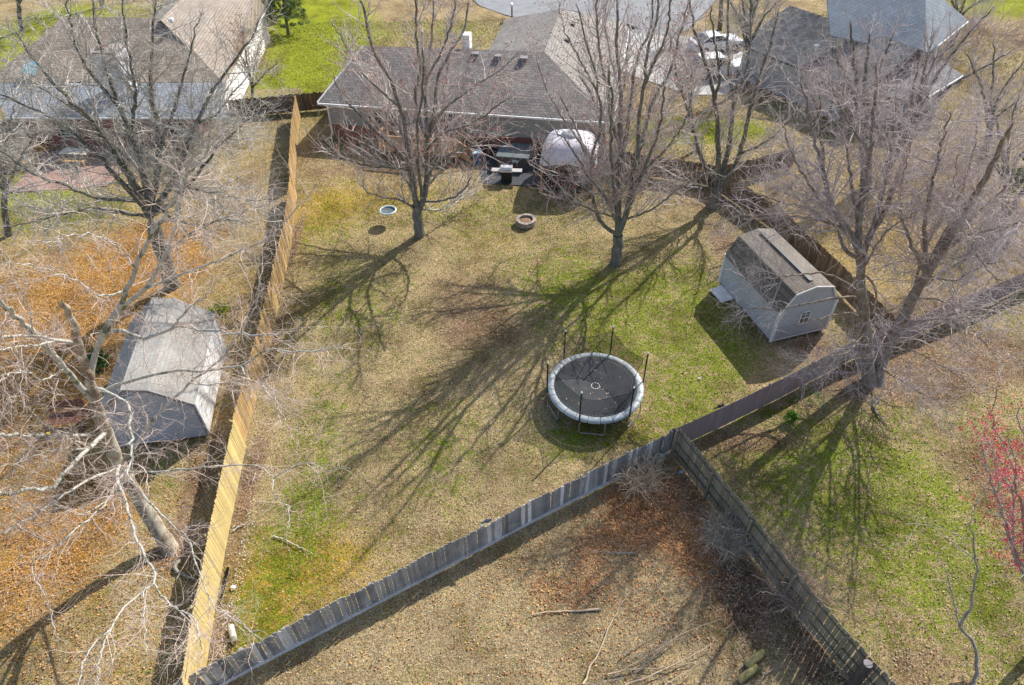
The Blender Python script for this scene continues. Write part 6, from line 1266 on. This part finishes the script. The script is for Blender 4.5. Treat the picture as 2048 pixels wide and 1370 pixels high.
evergreen('evergreen_tree', 'dark green evergreen beyond the birch at the right edge', 2022, 420, 5.5, 1.0, 120, 122, (.02, .07, .015), (.09, .22, .05), cl=.3, nl=110, sz=.06)
evergreen('evergreen_shrub', 'small round bright green shrub on the bare ground by the brown fence', 1581, 843, .55, .26, 16, 123, (.03, .12, .01), (.14, .36, .03), 'shrub', False, .15, 90, .035)
evergreen('evergreen_shrub', 'sparse little green plant next to the round green shrub', 1630, 808, .7, .3, 6, 124, (.03, .10, .02), (.12, .26, .06), 'shrub', False, .16, 40, .03)
evergreen('evergreen_shrub', 'dark glossy shrub at the left wall of the pale barn', 207, 735, 1.0, .45, 22, 125, (.015, .05, .012), (.06, .16, .03), 'shrub', False, .25, 110, .05)
evergreen('evergreen_shrub', 'yellow green moss mound near the fence corner behind the barn', 440, 622, .25, .7, 22, 126, (.09, .13, .01), (.28, .34, .03), 'shrub', False, .18, 90, .035)

# ------------------------------------------------------------------ sticks, logs, roots, birds, oddments
def stick(name, label, cat, pts, r, mat, seed=0, z=.05, group=None, twigs=2.0, sub=True):
    rg = np.random.default_rng(seed); P = catmull([G(x, y, z) for x, y in pts], 18); P[1:] += rg.normal(0, .012, (17, 3)); P[:, 2] = np.maximum(P[:, 2], r * .6)
    t = thing(name, label, cat, P[0], 0, group); rr = np.linspace(r, r * .3, 18); rr[-1] = .001
    V, F = tubes(P[None], rr[None], 7); mesh_np('branch_wood', V, [F, np.array([[0, 1, 2, 3, 4, 5, 6]])], mat, t, smooth=False)
    if twigs:
        q, qr = spawn(rg, P[None], rr[None], twigs, .15, 1, 40, 12, .6, .4, 4, .03, .2, r * .4, Lmin=.15)
        if len(q): q[:, :, 2] = np.clip(q[:, :, 2], .03, .35); V, F = tubes(q, qr, 4); mesh_np('side_twigs', V, [F], mat, t)
    return t
FB = M['bark_pale']; FT = plain('fallen_branch_tan', (.50, .38, .26), .9, var=.3)
stick('fallen_branch', 'long straight pale fallen branch lying left to right in the front yard', 'branch', [(1202, 1219), (1150, 1222), (1090, 1224), (1052, 1232)], .045, FT, 1)
stick('fallen_branch', 'thin grey branch lying below the leaf pile', 'branch', [(1275, 1107), (1240, 1106), (1205, 1104), (1180, 1103)], .028, FB, 2)
stick('fallen_branch', 'leaning curved pole branch rising from the bottom edge at the left of the brush pile', 'branch', [(1166, 1368), (1185, 1325), (1200, 1300), (1215, 1260), (1240, 1215), (1265, 1175)], .035, FT, 3, z=.12)
BP = [([(1215, 1348), (1270, 1338), (1330, 1335), (1400, 1322)], 'lowest tan branch of the brush pile, almost level'), ([(1245, 1310), (1290, 1280), (1325, 1258), (1352, 1243)], 'straight tan branch with an orange cut end in the brush pile'),
      ([(1250, 1370), (1300, 1352), (1370, 1318), (1420, 1290), (1430, 1275)], 'hooked yellowish branch at the right of the brush pile'), ([(1270, 1345), (1310, 1310), (1365, 1262), (1400, 1208)], 'long thin branch slanting up through the brush pile'),
      ([(1235, 1345), (1300, 1310), (1370, 1265), (1450, 1235)], 'dark slender branch reaching farthest right in the brush pile'), ([(1255, 1320), (1300, 1300), (1350, 1275)], 'short forked branch in the middle of the brush pile'),
      ([(1330, 1370), (1370, 1345), (1400, 1325)], 'stubby branch at the bottom edge of the brush pile'), ([(1250, 1355), (1200, 1365), (1150, 1380)], 'branch trailing off the brush pile to the lower left')]
for k, (p, l) in enumerate(BP): stick('fallen_branch', l, 'branch', p, .026 if k in (0, 2) else .018, FT if k % 2 == 0 else FB, 10 + k, z=.10 + .03 * k, group='branches of the brush pile', twigs=3.5)
stick('fallen_branch', 'stout branch with a broken orange fork beside the two logs', 'branch', [(1513, 1372), (1530, 1350), (1548, 1335), (1558, 1326)], .03, FB, 21)
stick('fallen_branch', 'white twisted branch on the lawn near the tan fence', 'branch', [(466, 1062), (480, 1052), (495, 1048), (508, 1043)], .035, M['bark_white'], 22, twigs=.6)
stick('fallen_branch', 'pale dead branch lying on the lawn right of the sycamore twigs', 'branch', [(546, 1072), (570, 1080), (600, 1095), (628, 1108)], .03, M['bark_white'], 23, twigs=.8)
stick('fallen_branch', 'thick hooked dead root in the fence shadow by the sycamore foot', 'branch', [(360, 1118), (350, 1132), (356, 1143), (375, 1152), (398, 1162)], .085, M['bark_pale'], 24, z=.08, twigs=0)
stick('fallen_branch', 'short brown twig on the lawn above the grey fence', 'branch', [(577, 1148), (585, 1152), (592, 1157)], .015, M['back_wood'], 25, twigs=0)
stick('fallen_branch', 'curved thin twig on the right hand green lawn', 'branch', [(1757, 1208), (1753, 1222), (1757, 1235), (1764, 1243)], .014, FB, 26, twigs=0)
stick('surface_root', 'pale surface root curling from the birch foot', 'root', [(1758, 798), (1748, 812), (1755, 828), (1768, 842), (1776, 852)], .07, FB, 27, twigs=.8)
stick('surface_root', 'thin pale root left of the birch foot', 'root', [(1722, 775), (1700, 780), (1685, 790), (1662, 795)], .045, FB, 28, twigs=.5)
stick('timber_edging', 'faded timber edging strip along the foot of the pale fence', 'edging', [(456, 1135), (450, 1165), (444, 1195), (440, 1215)], .05, M['back_wood'], 29, z=.03, twigs=0)
def log(label, px, py, ang, L, r, mat, grp=None):
    c = G(px, py, r * .9); t = thing('cut_log', label, 'log', c, 0, grp); d = np.array([math.cos(ang), math.sin(ang), 0]); m = MB()
    P = [c - d * L / 2, c - d * L / 4 + (0, 0, .01), c + d * L / 4, c + d * L / 2]; m.tube(P, [r * 1.03, r, r * .98, r * .95], 14, cap=False); m.build('bark', mat, t, smooth=True)
    cfm = plain('cut_wood_' + str(px), (.50, .38, .25), .9)
    for s_ in (-1, 1):
        m = MB(); e = c + d * L / 2 * s_ * .99; b = np.cross(d, (0, 0, 1)); n = 14; m.add([e + (b * math.cos(2 * math.pi * k / n) + np.array([0, 0, 1]) * math.sin(2 * math.pi * k / n)) * r * .95 for k in range(n)], [tuple(range(n))]); m.build('cut_face', cfm, t)
M['moss_bark'] = bark('mossy_log_bark', (.14, .12, .06), (.30, .27, .13), (.18, .22, .05), 8)
log('mossy cut log nearer the mossy fence, upper of the two', 1511, 1317, R(32), .80, .13, M['moss_bark'], 'two cut logs'); log('mossy cut log lower and closer to the bottom edge', 1497, 1347, R(30), .80, .12, M['moss_bark'], 'two cut logs')
log('pale barked log chunk in the fence corner at the lower left', 465, 1268, R(-62), .62, .11, M['bark_white'])
log('grey stump standing among the brush by the mossy fence', 1424, 1062, R(80), .5, .16, M['bark_grey'])
hz = thing('garden_hose', 'pale green coiled hose hanging at the fence corner', 'hose', G(1317, 915)); m = MB(); c = G(1317, 912, .5)
for q in range(3): m.tube([c + (math.cos(a) * (.20 + .01 * q), -.04 * q - .03, math.sin(a) * (.20 + .01 * q)) for a in np.linspace(0, 6.28, 24, endpoint=False)], .018, 6, closed=True)
m.build('coil', plain('hose_green', (.36, .42, .30), .6), hz)
def bird(label, x, y, z, ang, c1, c2, s=1.0):
    g0 = G(x, y, z); t = thing('bird', label, 'bird', g0); f = frame(g0, ang); m = MB()
    pr = [(-.13, .10, .012), (-.09, .10, .045), (-.03, .105, .058), (.04, .125, .055), (.09, .15, .040), (.12, .175, .040), (.15, .18, .032), (.175, .175, .006)]
    m.tube([f(a * s, 0, z_ * s) for a, z_, r in pr], [r * s for a, z_, r in pr], 10); m.build('body', plain('bird_body_%d' % x, c1, .6), t, smooth=True)
    m = MB(); m.slab([f(-.10 * s, -.025 * s, .115 * s), f(-.30 * s, -.04 * s, .085 * s), f(-.30 * s, .04 * s, .085 * s), f(-.10 * s, .025 * s, .115 * s)], .012); m.build('tail', plain('bird_tail_%d' % x, c2, .6), t)
    for s_ in (-1, 1):
        m = MB(); m.slab([f(.06 * s, s_ * .045 * s, .15 * s), f(-.04 * s, s_ * .065 * s, .15 * s), f(-.16 * s, s_ * .03 * s, .12 * s), f(-.02 * s, s_ * .062 * s, .10 * s)], .012, 0, 1, (0, s_, 0)); m.build('wing', plain('bird_wing_%d_%d' % (x, s_), c2, .6), t)
        m = MB(); m.tube([f(0, s_ * .02 * s, .08 * s), f(.01, s_ * .02 * s, 0)], .006, 5); m.build('leg', M['black'], t)
    m = MB(); m.tube([f(.165 * s, 0, .175 * s), f(.20 * s, 0, .168 * s)], [.009, .001], 6); m.build('beak', M['black'], t)
bird('blue and dark bird perched on top of the grey picket fence', 976, 1045, 1.50, R(15), (.05, .08, .15), (.02, .04, .09), .9)
bird('small black bird perched on top of the brown fence', 1440, 816, 1.44, R(20), (.02, .02, .022), (.015, .015, .018), 1.0)
bird('black bird perched in the upper twigs of the right maple', 1263, 62, 12.2, R(160), (.015, .015, .018), (.01, .01, .012), 1.4)
def scrap(label, px, py, mat, s=.12):
    c = G(px, py, .03); t = thing('litter_scrap', label, 'litter', c); m = MB(); m.slab([c + (-s, -s * .4, .02), c + (s * .8, -s * .6, .0), c + (s, s * .5, .05), c + (-s * .6, s * .5, .03)], .02); m.build('crumpled_sheet', mat, t)
scrap('white scrap lying in the dirt strip by the pale fence', 467, 1174, M['white'], .10); scrap('pale scrap on the grass below the gambrel shed', 1399, 757, plain('pale_scrap', (.55, .50, .45), .8), .09)
scrap('pale blue scrap among the leaves at the foot of the mossy fence', 1362, 944, plain('blue_scrap', (.35, .45, .60), .6), .10)
# loose pale stones in the dirt strip

X = []; rg = np.random.default_rng(77)
for k in range(900):
    y = rg.uniform(1000, 1340); x = 500 - (y - 1000) * .22 + abs(rg.normal(0, 16)); X.append(G(x, y, .025))
P0 = np.array(X); N = len(P0); s_ = rg.uniform(.008, .028, (N, 1)); nr = unit(np.stack([rg.normal(0, .4, N), rg.normal(0, .4, N), np.ones(N)], 1)); u = unit(np.cross(nr, rg.normal(size=(N, 3)))); v = np.cross(nr, u)
V = np.stack([P0 - u * s_, P0 - v * s_ * .7, P0 + u * s_, P0 + v * s_ * .7], 1).reshape(-1, 3); c1 = rg.uniform(.5, 1, (N, 1))
tag(mesh_np('wood_chips', V, [np.arange(4 * N).reshape(-1, 4)], M['blade'], tint=np.repeat(np.array([.75, .66, .55]) * c1, 4, 0)), 'pale chips scattered in the dirt strip along the pale fence', 'chips', kind='stuff')

# small dead twigs strewn over the yards
rg = np.random.default_rng(91); P0 = []
for (cx_, cy_, sx, sy, n) in ((1300, 1150, 220, 120, 420), (1400, 1290, 150, 70, 260), (150, 1150, 180, 170, 420), (1000, 1200, 260, 110, 160), (600, 1050, 90, 130, 120), (1700, 900, 160, 200, 120), (1750, 800, 120, 60, 140)):
    for k in range(n): P0.append(G(cx_ + rg.normal(0, sx) * .6, cy_ + rg.normal(0, sy) * .6, .03))
P0 = np.array(P0); N = len(P0); a = rg.uniform(0, 6.28, N); L = rg.uniform(.08, .45, N); d = np.stack([np.cos(a), np.sin(a), rg.normal(0, .06, N)], 1); Q = [P0]
for k in range(3): d = unit(d + rg.normal(0, .22, (N, 3)) * (1, 1, .3)); Q.append(Q[-1] + d * (L / 3)[:, None])
Q = np.stack(Q, 1); Q[:, :, 2] = np.clip(Q[:, :, 2], .015, .09); V, F = tubes(Q, rg.uniform(.004, .010, (N, 1)) * np.linspace(1, .4, 4)[None], 4)
tag(mesh_np('fallen_twigs', V, [F], FT), 'small dead twigs strewn over the grass and leaf litter', 'twigs', kind='stuff')
